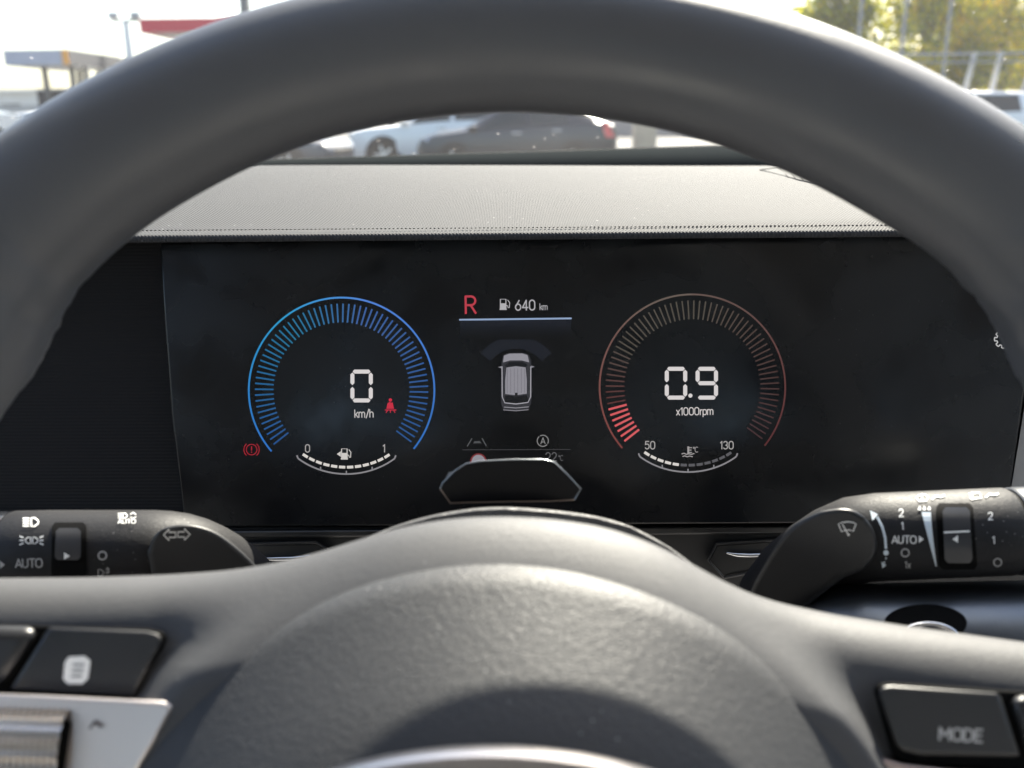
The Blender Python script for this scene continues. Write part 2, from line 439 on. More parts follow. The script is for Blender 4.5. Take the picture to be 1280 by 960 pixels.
PROF = {
    # stations front to back: x (fraction of length, 0 front), bottom, belt height, top height, half width at belt, half width at top
    'suv': [(0.00, .42, .72, .78, .62, .55), (0.02, .30, .86, .92, .80, .72), (0.10, .24, .95, 1.00, .90, .80), (0.27, .22, 1.02, 1.10, .93, .78),
            (0.42, .22, 1.05, 1.58, .94, .66), (0.55, .22, 1.07, 1.68, .94, .67), (0.80, .22, 1.10, 1.66, .94, .66), (0.93, .24, 1.12, 1.58, .92, .62),
            (0.985, .32, 1.08, 1.16, .88, .74), (1.00, .45, 0.95, 1.00, .78, .68)],
    'hatch': [(0.00, .36, .60, .66, .60, .52), (0.02, .26, .74, .80, .76, .68), (0.10, .20, .84, .90, .86, .76), (0.25, .18, .93, 1.00, .89, .74),
              (0.43, .18, .96, 1.42, .90, .60), (0.56, .18, .98, 1.50, .90, .62), (0.74, .18, 1.02, 1.46, .90, .60), (0.92, .20, 1.05, 1.20, .88, .62),
              (0.985, .28, 0.98, 1.04, .84, .70), (1.00, .40, 0.85, 0.90, .76, .66)],
    'sedan': [(0.00, .36, .58, .64, .60, .52), (0.02, .26, .70, .76, .76, .68), (0.10, .20, .80, .86, .86, .76), (0.27, .18, .89, .96, .89, .74),
              (0.43, .18, .92, 1.36, .90, .58), (0.54, .18, .93, 1.44, .90, .60), (0.68, .18, .95, 1.40, .90, .58), (0.84, .20, .98, 1.06, .88, .66),
              (0.98, .28, 0.95, 1.00, .84, .70), (1.00, .40, 0.82, 0.88, .76, .66)],
}
def car(name, label, kind, length, paint, loc, rz, group=None):
    """a parked car, front towards local +x"""
    t = empty(name, loc, rz); tag(t, label, 'car', group or 'cars parked in the lot')
    S = PROF[kind]
    # resample the stations smoothly
    xs = [s[0] for s in S]
    def st(u):
        return [np.interp(u, xs, [s[k] for s in S]) for k in range(1, 6)]
    us = sorted(set(list(np.linspace(0, 1, 41)) + xs))
    def section(u):
        zb, zc, zt, wb, wt = st(u)
        return [(wb * .92, zb), (wb, zb + .16), (wb * 1.0, (zb + zc) / 2), (wb, zc - .04), (wb * .985, zc), (wt + .02, zt - .06), (wt * .93, zt - .012), (0, zt)]
    V, Fc = [], []
    npt = 15
    for u in us:
        s = section(u); x = length * (0.5 - u)
        V += [(x, -a, b) for a, b in s] + [(x, a, b) for a, b in reversed(s[:-1])]
    for i in range(len(us) - 1):
        for k in range(npt - 1):
            Fc.append((i * npt + k, i * npt + k + 1, (i + 1) * npt + k + 1, (i + 1) * npt + k))
    Fc.append(tuple(range(npt))); Fc.append(tuple(range((len(us) - 1) * npt, len(us) * npt)))
    b = mesh('body', V, Fc, paint, t, True); autosmooth(b, 40)
    # side windows, set just proud of the cabin sides
    h0 = [s for s in S][3][0]; r0 = S[4][0]; r1 = S[6][0]; e1 = S[7][0]
    def side(u, v, sg):
        zb, zc, zt, wb, wt = st(u)
        a = Vector((wb * .985, zc)); c = Vector((wt + .02, zt - .06)); q = a.lerp(c, v)
        return Vector((length * (.5 - u), sg * (q.x + .012), q.y + .003))
    for sg in (-1, 1):
        for (ua, ub, uc, ud) in ((h0 + .07, .545, .545, r0 + .005), (.565, r1 + .02, r1, .565)):
            mesh('side_window', [side(ua, .1, sg), side(ub, .1, sg), side(uc, .93, sg), side(ud, .93, sg)], [(0, 1, 2, 3)], CARGLASS, t)
    def top(u, v):
        zb, zc, zt, wb, wt = st(u)
        return Vector((length * (.5 - u), v * wt * .86, zt + .012))
    for nm, ua, ub in (('windscreen', h0 + .015, r0 - .01), ('rear_window', r1 + .04, S[7][0] if kind != 'suv' else S[8][0] - .015)):
        VV = []; FF = []
        for i in range(7):
            u = ua + (ub - ua) * i / 6
            for v in (-1, -.33, .33, 1): VV.append(top(u, v))
        for i in range(6):
            for k in range(3): FF.append((i * 4 + k, i * 4 + k + 1, i * 4 + k + 5, i * 4 + k + 4))
        mesh(nm, VV, FF, CARGLASS, t, True)
    rad = .36 if kind == 'suv' else .32
    for ux in (.19, .79):
        for sg in (-1, 1):
            wb = st(ux)[3]; x = length * (.5 - ux)
            M = Matrix.Translation((x, sg * (wb + .012), rad)) @ Matrix.Rotation(R(-90 * sg), 4, 'X')
            lathe('wheel_arch', [(rad + .09, -.02), (rad + .085, 0), (.01, 0)], CARDARK, t, 28, M)
            wp = empty('wheel'); wp.parent = t
            M2 = Matrix.Translation((x, sg * (wb + .02), rad)) @ Matrix.Rotation(R(-90 * sg), 4, 'X')
            lathe('tyre', [(rad * .66, .012), (rad * .7, .025), (rad * .92, .022), (rad, -.01), (rad, -.18), (rad * .8, -.2)], TYRE, wp, 28, M2)
            bm = bmesh.new()
            for q in range(5):
                an = 2 * math.pi * q / 5
                box(bm, (math.cos(an) * rad * .33, math.sin(an) * rad * .33, .012), (rad * .62, rad * .17, .02), Matrix.Rotation(an, 3, 'Z'))
            bmesh.ops.create_cone(bm, cap_ends=True, segments=18, radius1=rad * .16, radius2=rad * .14, depth=.03, matrix=Matrix.Translation((0, 0, .014)))
            for v in bm.verts: v.co = M2 @ v.co
            frombm('rim', bm, ALLOY, wp)
    zb, zc, zt, wb, wt = st(.03)
    for sg in (-1, 1):
        def lp(u, v, z):
            s2 = st(u); return Vector((length * (.5 - u) + .012, sg * s2[3] * v + sg * .012, z))
        prism('headlight', [lp(.008, .62, zc - .16), lp(.008, .95, zc - .13), lp(.06, 1.0, zc - .02), lp(.055, 1.0, zc + .04), lp(.012, .62, zc - .04)],
              [lp(.02, .5, zc - .16), lp(.02, .8, zc - .13), lp(.09, .9, zc - .02), lp(.08, .9, zc + .02), lp(.03, .5, zc - .04)], LAMPW, t)
        z0, z1 = (.78, 1.2) if kind == 'suv' else (.72, 1.08)
        def tp(u, v, z):
            s2 = st(u); return Vector((length * (.5 - u) - .01, sg * s2[3] * v + sg * .012, z))
        prism('tail_light', [tp(.992, .7, z0), tp(.985, 1.0, z0 + .04), tp(.95, .98, z1), tp(.965, .72, z1)],
              [tp(.95, .7, z0), tp(.94, 1.0, z0 + .04), tp(.915, .98, z1), tp(.93, .72, z1)], LAMPR, t)
        prism('door_mirror', [(length * (.5 - h0 - .055), sg * 1.02, zc + .16), (length * (.5 - h0 - .055), sg * .9, zc + .16), (length * (.5 - h0 - .055), sg * .9, zc + .3), (length * (.5 - h0 - .055), sg * 1.05, zc + .28)],
              [(length * (.5 - h0 - .01), sg * 1.0, zc + .18), (length * (.5 - h0 - .01), sg * .9, zc + .18), (length * (.5 - h0 - .01), sg * .9, zc + .26), (length * (.5 - h0 - .01), sg * 1.02, zc + .26)], paint, t, .015)
        for q in (.5, .7):
            s2 = st(q); bx('door_handle', (length * (.5 - q), sg * (s2[3] + .012), s2[1] - .1), (.2, .025, .035), CHROME if kind != 'sedan' else paint, t, .008)
    zc0 = st(.012)[1]
    bx('grille', (length * .5 - .012, 0, zc0 - .12), (.06, .9, .14), CARDARK, t, .02)
    bx('number_plate', (-length * .5 - .004, 0, .8), (.02, .46, .1), PAINTW, t)
    return t
PWHITE = mat('white_car_paint', (0.82, 0.79, 0.735), 0.25, coat=0.6)
PSILVER = mat('silver_car_paint', (0.15, 0.16, 0.17), 0.35, 0.3, coat=0.3)
PDARK = mat('dark_grey_car_paint', (0.011, 0.018, 0.028), 0.3, 0.0, coat=0.25)
PBLUE = mat('blue_grey_car_paint', (0.03, 0.04, 0.06), 0.3, 0.0, coat=0.3)

def gx(px, Y):                    # ground position under a pixel column at distance Y
    return at_y(px, 150, Y).x
car('parked_car', 'dark grey hatchback seen side-on with a red tail light, right behind the dashboard', 'hatch', 4.25, PDARK, (gx(645, 20.5), 20.5, 0), R(180))
car('parked_car', 'white sport utility car with a black wheel arch, partly behind the dark grey hatchback', 'suv', 4.6, PWHITE, (gx(437, 23) + 2.3, 23.3, 0), R(180))
car('parked_car', 'dark blue car with bright headlights facing the white sport utility car', 'sedan', 4.6, PBLUE, (gx(427, 20) - 2.25, 20.6, 0), R(-14))
car('parked_car', 'silver car with its windscreen low in the left corner of the view', 'sedan', 4.5, PSILVER, (gx(-62, 12), 12.3, 0), R(-16))
car('parked_car', 'white car behind the silver car, below the grey filling station canopy', 'hatch', 4.3, PWHITE, (gx(62, 27), 27, 0), R(-12))
car('parked_car', 'silver grey car at the far left edge behind the silver one', 'suv', 4.3, PSILVER, (gx(-25, 34), 34, 0), R(15))
car('parked_car', 'white car beside the steering wheel rim, below the trees', 'suv', 4.3, PWHITE, (gx(1206, 25), 25.5, 0), R(165))

# filling stations
CANW = mat('canopy_white', (0.75, 0.75, 0.73), 0.5)
CANG = mat('canopy_grey', (0.36, 0.38, 0.45), 0.5, noise=(2, (0.42, 0.43, 0.5)))
CANR = mat('canopy_red', (0.62, 0.035, 0.06), 0.45)
ORANGE = mat('canopy_orange', (0.8, 0.35, 0.05), 0.5)
STEEL = mat('painted_steel', (0.10, 0.105, 0.11), 0.5, 0.3)
DARKW = mat('dark_cladding', (0.02, 0.022, 0.03), 0.6, noise=(3, (0.035, 0.038, 0.05)))
CONC = mat('pale_concrete', (0.48, 0.46, 0.43), 0.85, noise=(1.5, (0.42, 0.40, 0.37)))
def canopy(name, label, x0, x1, Y, depth, zb, zt, fas, edge, cols, pumps=True):
    t = empty(name, ((x0 + x1) / 2, Y, 0)); tag(t, label, 'canopy')
    W = x1 - x0; h = zt - zb
    bx('roof_slab', (0, depth / 2, zb + h / 2 + .02), (W - .12, depth - .12, h - .08), CANW, t)
    f = bx('fascia', (0, .0, zb + h / 2), (W, .12, h), fas, t)
    bx('fascia', (W / 2, depth / 2 + .03, zb + h / 2), (.12, depth - .06, h), DARKW if edge else fas, t)
    bx('fascia', (-W / 2, depth / 2 + .03, zb + h / 2), (.12, depth - .06, h), fas, t)
    if edge: bx('corner_trim', (W / 2 - .14, -.08, zb + h / 2), (.4, .05, h + .01), edge, t)
    for cx in cols:
        bx('column', (cx - (x0 + x1) / 2, depth * .3, zb / 2), (.32, .32, zb), STEEL, t)
        bx('column', (cx - (x0 + x1) / 2 + .5, depth * .8, zb / 2), (.32, .32, zb), STEEL, t)
    if pumps:
        for k in (-.22, .22):
            p = bx('fuel_pump', (W * k, depth * .45, .95), (.8, .5, 1.9), CANW, t, .04)
            bx('pump_screen', (0, 0, 0), (.01, .01, .01), DARKW, p); p.children[0].location = (W * k, depth * .45 - .26, 1.35); p.children[0].scale = (55, 2, 50)
    return t
Y = 67
z = lambda py, Y: 1.25 + (143 - py) * Y / F
canopy('station_canopy', 'grey filling station canopy with an orange corner on dark columns', gx(18, Y), gx(96, Y), Y, 9, z(80, Y), z(63, Y), CANG, ORANGE, [gx(42, Y), gx(77, Y), gx(95, Y)])
Y = 86
canopy('station_canopy', 'smaller grey filling station canopy behind the one with the orange corner', gx(108, Y), gx(146, Y), Y, 9, z(85, Y), z(72, Y), CANG, ORANGE, [gx(116, Y), gx(140, Y)])
Y = 45
canopy('red_canopy', 'long red canopy with a white underside, above the steering wheel rim', gx(190, Y), gx(520, Y), Y, 9, z(46, Y), z(31, Y), CANR, None, [gx(330, Y), gx(480, Y)])
t = empty('kiosk', (gx(61, 70), 72, 0)); tag(t, 'small dark kiosk between the columns of the grey canopy', 'kiosk')
bx('wall', (0, 0, z(108, 70) / 2), (1.95, 2.4, z(108, 70)), DARKW, t); bx('roof', (0, 0, z(108, 70) + .06), (2.1, 2.6, .12), CANW, t); bx('door', (.4, -1.22, 1.0), (.8, .04, 2.0), STEEL, t)
t = empty('kiosk', (gx(118, 70), 73, 0)); tag(t, 'grey blue kiosk at the right end of the grey canopy', 'kiosk')
bx('wall', (0, 0, z(111, 70) / 2), (2.3, 2.4, z(111, 70)), CANG, t); bx('roof', (0, 0, z(111, 70) + .06), (2.5, 2.6, .12), CANW, t)
# far pale building and boundary wall
PALE = mat('pale_render', (0.62, 0.60, 0.55), 0.8, noise=(.3, (0.66, 0.64, 0.60)))
t = empty('far_building', (-62, 118, 0)); tag(t, 'long pale low building far behind the filling station', 'building')
bx('wall', (0, 0, 2.3), (84, 8, 4.6), PALE, t); bx('roof', (0, 0, 4.75), (85, 9, .3), CANW, t)
for k in range(16): bx('window', (-38 + k * 5, -4.02, 2.6), (2.2, .06, 1.3), CARGLASS, t)
tag(bx('boundary_wall', (-44, 96, 1.4), (60, .3, 2.8), CONC), 'pale concrete boundary wall behind the white car', 'wall')
tag(bx('boundary_wall', (24, 52, 1.3), (46, .3, 2.6), mat('pinkish_wall', (0.45, 0.38, 0.35), .85, noise=(1, (.38, .33, .30)))), 'pinkish low wall behind the fence under the trees', 'wall')
# floodlight mast
Y = 75; zt = z(33, Y); X = at_y(164, 82, Y).x
t = empty('floodlight_mast', (X, Y, 0)); tag(t, 'tall pale mast carrying a pair of floodlights', 'mast')
tube('pole', [(0, 0, 0), (0, 0, zt)], [.40, .28], mat('galvanised', (0.55, 0.56, 0.57), .5, .4), t, 12)
bx('crossbar', (0, 0, zt + .02), (2.0, .2, .16), STEEL, t)
for sg in (-1, 1):
    f = bx('floodlight', (sg * .85, -.1, zt + .35), (.75, .4, .5), mat('lamp_grey', (.3, .3, .3), .5), t, .05, Matrix.Rotation(R(-25), 3, 'X'))
# sign post
Y = 26; X = at_y(307, 15, Y).x
t = empty('sign_post', (X, Y, 0)); tag(t, 'dark square post holding a dark board, behind the red canopy end', 'sign')
bx('post', (0, 0, 2.6), (.24, .24, 5.2), mat('dark_post', (.13, .14, .14), .5), t)
bx('board', (1.3, 0, z(9, Y) + .75), (2.3, .12, 1.5), DARKW, t, 0, Matrix.Rotation(R(3), 3, 'Y'))
bx('bracket', (.4, 0, z(3, Y) + .9), (.9, .08, .08), STEEL, t)
# beige concrete post behind the dark car's tail
Y = 23; tag(bx('concrete_post', (gx(806, Y), Y, .6), (.55, .45, z(147, Y)), mat('beige_concrete', (.50, .42, .30), .85, noise=(4, (.44, .37, .27))), None, .02), 'squat beige concrete post to the right of the red tail light', 'post')

# fence on the right
GALV = mat('fence_steel', (0.24, 0.245, 0.25), .5, .5)
Y = 29
t = empty('tall_fence', (gx(1200, Y), Y, 0)); tag(t, 'tall grey steel fence with posts and rails in front of the trees', 'fence')
x0 = t.location.x
for px in (1064, 1118, 1172, 1290, 1345):
    bx('post', (gx(px, Y) - x0, 0, 3.0), (.085, .085, 6.0), GALV, t)
for py in (3, 82):
    bx('rail', (gx(1180, Y) - x0, -.07, z(py, Y)), (9.5, .05, .05 if py < 50 else .09), GALV, t)
bm = bmesh.new()
for k in range(34):                                        # wire mesh
    a = -4.6 + k * .27
    for dz in (1, -1):
        box(bm, (a, .0, 2.2), (.008, .008, 6.0), Matrix.Rotation(R(38 * dz), 3, 'Y'))
frombm('wire_mesh', bm, GALV, t)
Y = 25.5
t = empty('leaning_fence', (gx(1230, Y), Y, 0)); tag(t, 'short pale slanting fence posts above the white car by the trees', 'fence')
x0 = t.location.x
for px, a in ((1196, 9), (1232, 7), (1262, 14), (1290, 8)):
    o = bx('post', (0, 0, 1.35), (.11, .10, 2.7), CONC, t, .01); o.location = (gx(px, Y) - x0 - .15, 0, 0); o.rotation_euler = (0, R(a), 0)
bx('rail', (.2, -.09, z(91, Y)), (4.5, .04, .05), GALV, t)
car('parked_van', 'white van at the right edge of the view, under the trees', 'suv', 4.6, PWHITE, (gx(1262, 34), 36, 0), R(100))['category'] = 'van'

# trees
BARK = mat('bark', (.10, .075, .05), .9, bump=('noise', 12, .6, .05))
def leaf(name, c):
    m = bpy.data.materials.new(name); m.use_nodes = True; t = m.node_tree; t.nodes.clear()
    d = t.nodes.new('ShaderNodeBsdfDiffuse'); d.inputs[0].default_value = (*c, 1)
    l = t.nodes.new('ShaderNodeBsdfTranslucent'); l.inputs[0].default_value = (c[0] * 1.5, c[1] * 1.5, c[2] * .9, 1)
    x = t.nodes.new('ShaderNodeMixShader'); x.inputs[0].default_value = .6; o = t.nodes.new('ShaderNodeOutputMaterial')
    t.links.new(d.outputs[0], x.inputs[1]); t.links.new(l.outputs[0], x.inputs[2]); t.links.new(x.outputs[0], o.inputs[0])
    return m
LEAFS = [leaf('leaf_yellow_green', (.52, .48, .05)), leaf('leaf_green', (.30, .33, .06)), leaf('leaf_dark', (.13, .17, .05)), leaf('leaf_golden', (.75, .57, .05))]
def tree(label, x, Y, H, rad, wts, seed):
    rnd = random.Random(seed)
    t = empty('tree', (x, Y, 0)); tag(t, label, 'tree', 'trees behind the fence')
    limbs = []
    me_pts = [(0, 0, 0), (.05, 0, H * .2), (-.08, .05, H * .45), (.02, 0, H * .8)]
    tube('trunk', me_pts, [.26, .2, .15, .05], BARK, t, 10)
    blobs = []
    for k in range(46):
        a = rnd.uniform(0, 6.28); e = rnd.uniform(0, 1); rr = rad * math.sqrt(rnd.random()) * (1 - .45 * e)
        blobs.append((Vector((rr * math.cos(a), rr * math.sin(a), H * (.24 + .72 * e))), rnd.uniform(.55, 1.15)))
    for c, r in blobs[:9]:
        b = tube('limb', [(0, 0, H * .3), (c * .5) + Vector((0, 0, H * .15)), c], [.09, .06, .02], BARK, t, 6)
    V, Fc, mi = [], [], []
    for c, r in blobs:
        base = rnd.random()
        for q in range(150):
            d = Vector((rnd.gauss(0, 1), rnd.gauss(0, 1), rnd.gauss(0, .8))).normalized() * r * rnd.random() ** .4
            p = c + d
            u = Vector((rnd.gauss(0, 1), rnd.gauss(0, 1), rnd.gauss(0, 1))).normalized(); v = u.orthogonal().normalized()
            s = rnd.uniform(.11, .22)
            b = len(V); V += [p - u * s, p + v * s * .5, p + u * s, p - v * s * .5]; Fc.append((b, b + 1, b + 2, b + 3))
            k = rnd.choices(range(4), [wts[0] * (1 if base > .4 else .4), wts[1], wts[2] * (1 if base < .5 else .4), wts[3] * (1 if base > .6 else .2)])[0]
            mi.append(k)
    cr = mesh('crown', V, Fc, None, t)
    for m in LEAFS: cr.data.materials.append(m)
    cr.data.polygons.foreach_set('material_index', mi)
    return t
tree('green leafy tree at the left end of the row behind the fence', gx(1038, 38), 38.5, 7.6, 2.0, (2, 4, 4, .6), 1)
tree('yellow green tree in the middle of the row behind the fence', gx(1150, 37), 37, 8.2, 2.1, (4, 3, 1.5, 3), 2)
tree('golden yellow tree near the right edge behind the fence', gx(1250, 37), 37.5, 8.6, 2.3, (4, 2, 1, 4), 3)
tree('tall tree at the right edge of the row, behind the golden tree', gx(1345, 39), 40, 9.0, 2.6, (3, 3, 2, 2), 4)
tree('bushy olive tree low between the middle and golden trees', gx(1205, 41), 42, 7.0, 2.2, (3, 3, 2, 2), 5)

# ================================================================ CAR INTERIOR
# instrument display plane
DIST = 0.337
PC = CAM + ray(645, 480).normalized() * DIST
yaw = R(1.5)
PN = Vector((-math.sin(yaw) * math.cos(R(15)), -math.cos(yaw) * math.cos(R(15)), math.sin(R(15)))).normalized()
def pan(off):
    return lambda x, y: on_plane(x, y, PC + PN * off, PN)

# --- dashboard
dash = empty('dashboard', CAM + Vector((0.3, 0.4, -0.1)))
tag(dash, 'dark dashboard with a sunlit woven grey top pad behind the display', 'dashboard')
def dpart(o):
    o.parent = dash; o.matrix_parent_inverse = Matrix.Translation(-dash.location); return o
YL = on_plane(640, 300, PC, PN).y - 0.010           # front edge of the pad
YR = YL + 0.26
zf = at_y(640, 291, YL).z; zr_ = at_y(640, 207, YR).z
XL, XR = -.42, .95
# top pad: grid with a rounded front lip and a gentle crown
V, Fc = [], []
nx, rows = 90, []
for k in range(0, 9):                               # lip, from underneath up to the top
    a = R(-60 + 150 * k / 8)
    rows.append(('lip', math.cos(a), math.sin(a)))
for k in range(1, 41): rows.append(('top', k / 40, 0))
for r_ in rows:
    for i in range(nx + 1):
        x = XL + (XR - XL) * i / nx
        slope = (at_y(1100, 288, YL).z - at_y(200, 294, YL).z) / (at_y(1100, 288, YL).x - at_y(200, 294, YL).x)
        z0 = zf + slope * x * .9
        rl = .0014
        if r_[0] == 'lip':
            V.append((x, YL + rl - rl * r_[1], z0 - rl + rl * r_[2]))
        else:
            u = r_[1]
            zz = z0 + (zr_ - zf) * (u ** .8) + .006 * math.sin(math.pi * u) + .0012 * math.sin(x * 9 + u * 3)
            V.append((x, YL + rl + (YR - YL - rl) * u, zz))
for j in range(len(rows) - 1):
    for i in range(nx):
        a = j * (nx + 1) + i
        Fc.append((a, a + 1, a + nx + 2, a + nx + 1))
dpart(mesh('top_pad', V, Fc, PAD, None, True))
slope = (at_y(1100, 288, YL).z - at_y(200, 294, YL).z) / (at_y(1100, 288, YL).x - at_y(200, 294, YL).x)
# stitched seam along the front edge of the pad
bm = bmesh.new()
for i in range(380):
    x = -.2 + i * .0015
    u = .004 / (YR - YL)
    zz = zf + slope * x * .9 + (zr_ - zf) * u ** .8 + .006 * math.sin(math.pi * u) + .0006
    box(bm, (x, YL + .0014 + .0035, zz), (.0006, .0006, .0003))
dpart(frombm('stitching', bm, mat('thread_grey', (.026, .026, .027), .9, spec=0)))
# dark rear strip where the pad meets the windscreen
zs0, zs1 = at_y(640, 211, YR - .003).z, at_y(640, 189.5, YR + .1).z
sl2 = (at_y(930, 183, YR + .1).z - at_y(300, 203, YR + .1).z) / (at_y(930, 183, YR + .1).x - at_y(300, 203, YR + .1).x)
V, Fc = [], []
for i in range(61):
    x = XL + (XR - XL) * i / 60
    for (yy, zz) in ((YR - .003, zs0 - .02 + slope * x), (YR, zs0 + .0015 + slope * x), (YR + .1, zs1 + sl2 * x), (YR + .13, zs1 - .05)):
        V.append((x, yy, zz))
for i in range(60):
    for k in range(3): Fc.append((i * 4 + k, i * 4 + k + 1, i * 4 + k + 5, i * 4 + k + 4))
dpart(mesh('rear_strip', V, Fc, mat('strip_plastic', (.014, .016, .017), .8, bump=('noise', 700, .1, .0003), spec=0), None, True))
# defroster grille outline on the pad, right
def padz(x, yy):
    u = (yy - YL - .0014) / (YR - YL - .0014)
    return zf + slope * x * .9 + (zr_ - zf) * max(0, u) ** .8 + .006 * math.sin(math.pi * u) + .0012 * math.sin(x * 9 + u * 3)
def padpt(px, py, lift=.0012):
    lo, hi = YL + .004, YR
    for _ in range(40):
        m_ = (lo + hi) / 2; q = at_y(px, py, m_)
        if q.z > padz(q.x, m_): lo = m_
        else: hi = m_
    q = at_y(px, py, lo); return Vector((q.x, lo, padz(q.x, lo) + lift))
gpx = [(950, 213), (975, 209.5), (1010, 209), (1060, 215), (1090, 225), (1075, 237), (1050, 236), (1000, 226)]
gp = [padpt(a, b, .0002) for a, b in gpx]
for k in range(9):
    a = padpt(975 + k * 10, 211 + k * 1.0, .0001); b = padpt(985 + k * 9.5, 222 + k * 1.7, .0001)
    dpart(tube('grille_rib', [a, b], .0003, mat('grille_rib', (.05, .05, .052), .9, spec=0), None, 6))
dpart(tube('defroster_grille', gp, .0004, mat('grille_frame', (.08, .08, .08), .9, spec=0), None, 6, True))
# face of the dash around and behind the display
back = pan(-.009)
dpart(prism('side_fabric', [back(x, y) for x, y in ((-420, 306), (215, 300), (245, 668), (-420, 668))],
            [back(x, y) + Vector((0, .02, 0)) for x, y in ((-420, 306), (215, 300), (245, 668), (-420, 668))], FABRIC))
b2 = pan(-.012)
dpart(prism('dash_face', [b2(x, y) for x, y in ((200, 292), (1700, 274), (1700, 672), (200, 672))],
            [b2(x, y) + Vector((0, .03, 0)) for x, y in ((200, 292), (1700, 274), (1700, 672), (200, 672))], BLACKPL))
b3 = pan(-.004)
q = [(1287, 470), (1420, 470), (1420, 640), (1264, 610)]
dpart(prism('centre_panel', [b3(x, y) for x, y in q], [b2(x, y) for x, y in q], mat('grey_panel', (.22, .22, .22), .5)))
# lower trim below the display with vents
zl = on_plane(640, 660, PC, PN)
def low(off):
    n = Vector((0, -math.cos(R(8)), math.sin(R(8))))
    return lambda x, y: on_plane(x, y, zl + Vector((0, .004 - off, 0)), n)
lo = low(0)
q = [(-420, 661), (420, 661), (420, 1000), (-420, 1000)]
for q in ([(-420, 662), (1700, 655), (1700, 1100), (-420, 1100)],):
    dpart(prism('lower_trim', [lo(x, y) for x, y in q], [lo(x, y) + Vector((0, .02, 0)) for x, y in q], BLACKPL))
lo2 = low(.003)
for q in ([(236, 664), (520, 662), (520, 671), (236, 673)], [(790, 659), (1240, 656), (1240, 665), (790, 669)]):
    dpart(prism('trim_ledge', [lo2(x, y) for x, y in q], [lo(x, y) for x, y in q], mat('ledge', (.02, .02, .02), .3), None, .0008))
def vent(q, ch):
    v = prism('air_vent', [lo2(x, y) for x, y in q], [lo(x, y) for x, y in q], mat('vent_plastic', (.014, .014, .014), .4), None, .001); dpart(v)
    ring = [low(.0036)(x, y) for x, y in q]
    s = tube('vent_frame', ring, .0006, mat('vent_frame', (.02, .02, .02), .3), None, 6, True); dpart(s)
    pts = [low(.0045)(x, y) for x, y in ch]
    c = tube('chrome_vane', pts, [.0004] + [.0009] * (len(pts) - 2) + [.0004], CHROME, None, 8); dpart(c)
vent([(300, 680), (395, 678), (415, 690), (405, 712), (300, 716)], [(322, 698), (345, 698.5), (365, 698), (380, 696.5), (388, 694)])
vent([(895, 680), (985, 674), (990, 705), (905, 722), (885, 700)], [(908, 691), (922, 693.5), (937, 694), (950, 693.5), (962, 693)])

# --- the display itself
disp = empty('instrument_display', PC); tag(disp, 'wide black glass instrument display showing speed and rev gauges', 'display')
def xpart(o, par=None):
    o.parent = disp; o.matrix_parent_inverse = Matrix.Translation(-disp.location); return o
def sub(o, par):
    o.parent = par; o.matrix_parent_inverse = par.matrix_world.inverted() if False else Matrix.Translation(Vector()); return o
outl = [(200, 305), (206, 400), (215, 520), (231, 655), (236, 659), (640, 656), (1252, 652), (1258, 646), (1264, 600), (1283, 470), (1312, 289), (1306, 286.5), (640, 298), (205, 303.5)]
xpart(prism('screen_glass', [pan(0)(x, y) for x, y in outl], [pan(-.008)(x, y) for x, y in outl], SCREENGL, None, .0006))
EM = pan(.00012)
def dsp(name, items, par=None):
    o = draw(name, items, EM, M_SCREEN)
    if par is None: xpart(o)
    else: o.parent = par
    return o
def mixc(a, b, t): return tuple(a[i] + (b[i] - a[i]) * t for i in range(3))
def gauge(nm, cx, cy, r, ringc, tickc, a0=221, a1=-39, n=66):
    it = []
    P = arc(cx, cy, r, a0, a1, 120)
    for k, q in enumerate(stroke(P, 2.3)):
        it += colr([q], ringc(k / 119))
    g = dsp(nm, it)
    tk = []
    for k in range(n):
        u = (k + .15) / (n - .7); a = R(a0 - 2.0 + (a1 + 2.0 - a0 + 2.0) * u); c, s = math.cos(a), -math.sin(a)
        r0_, r1_ = r - 31, r - 7.5
        for qq in stroke([(cx + c * r0_, cy + s * r0_), (cx + c * r1_, cy + s * r1_)], tickc(u)[1]):
            tk += colr([qq], tickc(u)[0])
    tt = dsp('tick_marks', tk, g)
    return g
def blue(u):
    if u < .35: return mixc((45, 112, 195), (42, 155, 205), u / .35)
    if u < .55: return mixc((42, 155, 205), (85, 140, 220), (u - .35) / .2)
    return mixc((85, 135, 220), (48, 110, 185), (u - .55) / .45)
g = gauge('speed_gauge', 427, 488, 116, blue, lambda u: (tuple(v * .72 for v in blue(u)), 2.1))
WHT = (225, 219, 218)
dsp('speed_digit', colr(seg7(438, 462, 28, 41, 'abcdef', 5.0), WHT), g)
dsp('unit_text', colr(text_polys('km/h', 455, 517, 9.4, -1, .98, .0), (205, 200, 198)), g)
def ringc(u):
    if u < .5: return mixc((125, 62, 58), (105, 92, 84), min(1, u * 2.4))
    return mixc((100, 84, 78), (88, 42, 42), (u - .5) * 2)
def tickr(u):
    if u < .105: return ((214, 92, 96), 2.7)
    if u < .25: return (mixc((90, 46, 44), (80, 70, 64), (u - .1) / .15), 1.9)
    if u < .55: return ((80, 74, 66), 1.9)
    return (mixc((80, 72, 64), (66, 38, 38), (u - .55) / .45), 1.9)
g2 = gauge('rev_counter', 865.5, 484, 116, ringc, tickr)
dsp('rev_digits', colr(seg7(831, 458.5, 28, 41, 'abcdef', 5.0) + seg7(869.5, 458.5, 28, 41, 'abcdfg', 5.0) + disc(863, 494.5, 2.6), WHT), g2)
dsp('unit_text', colr(text_polys('x1000rpm', 868.5, 514, 9.2, -1, .95, .0), (215, 208, 206)), g2)
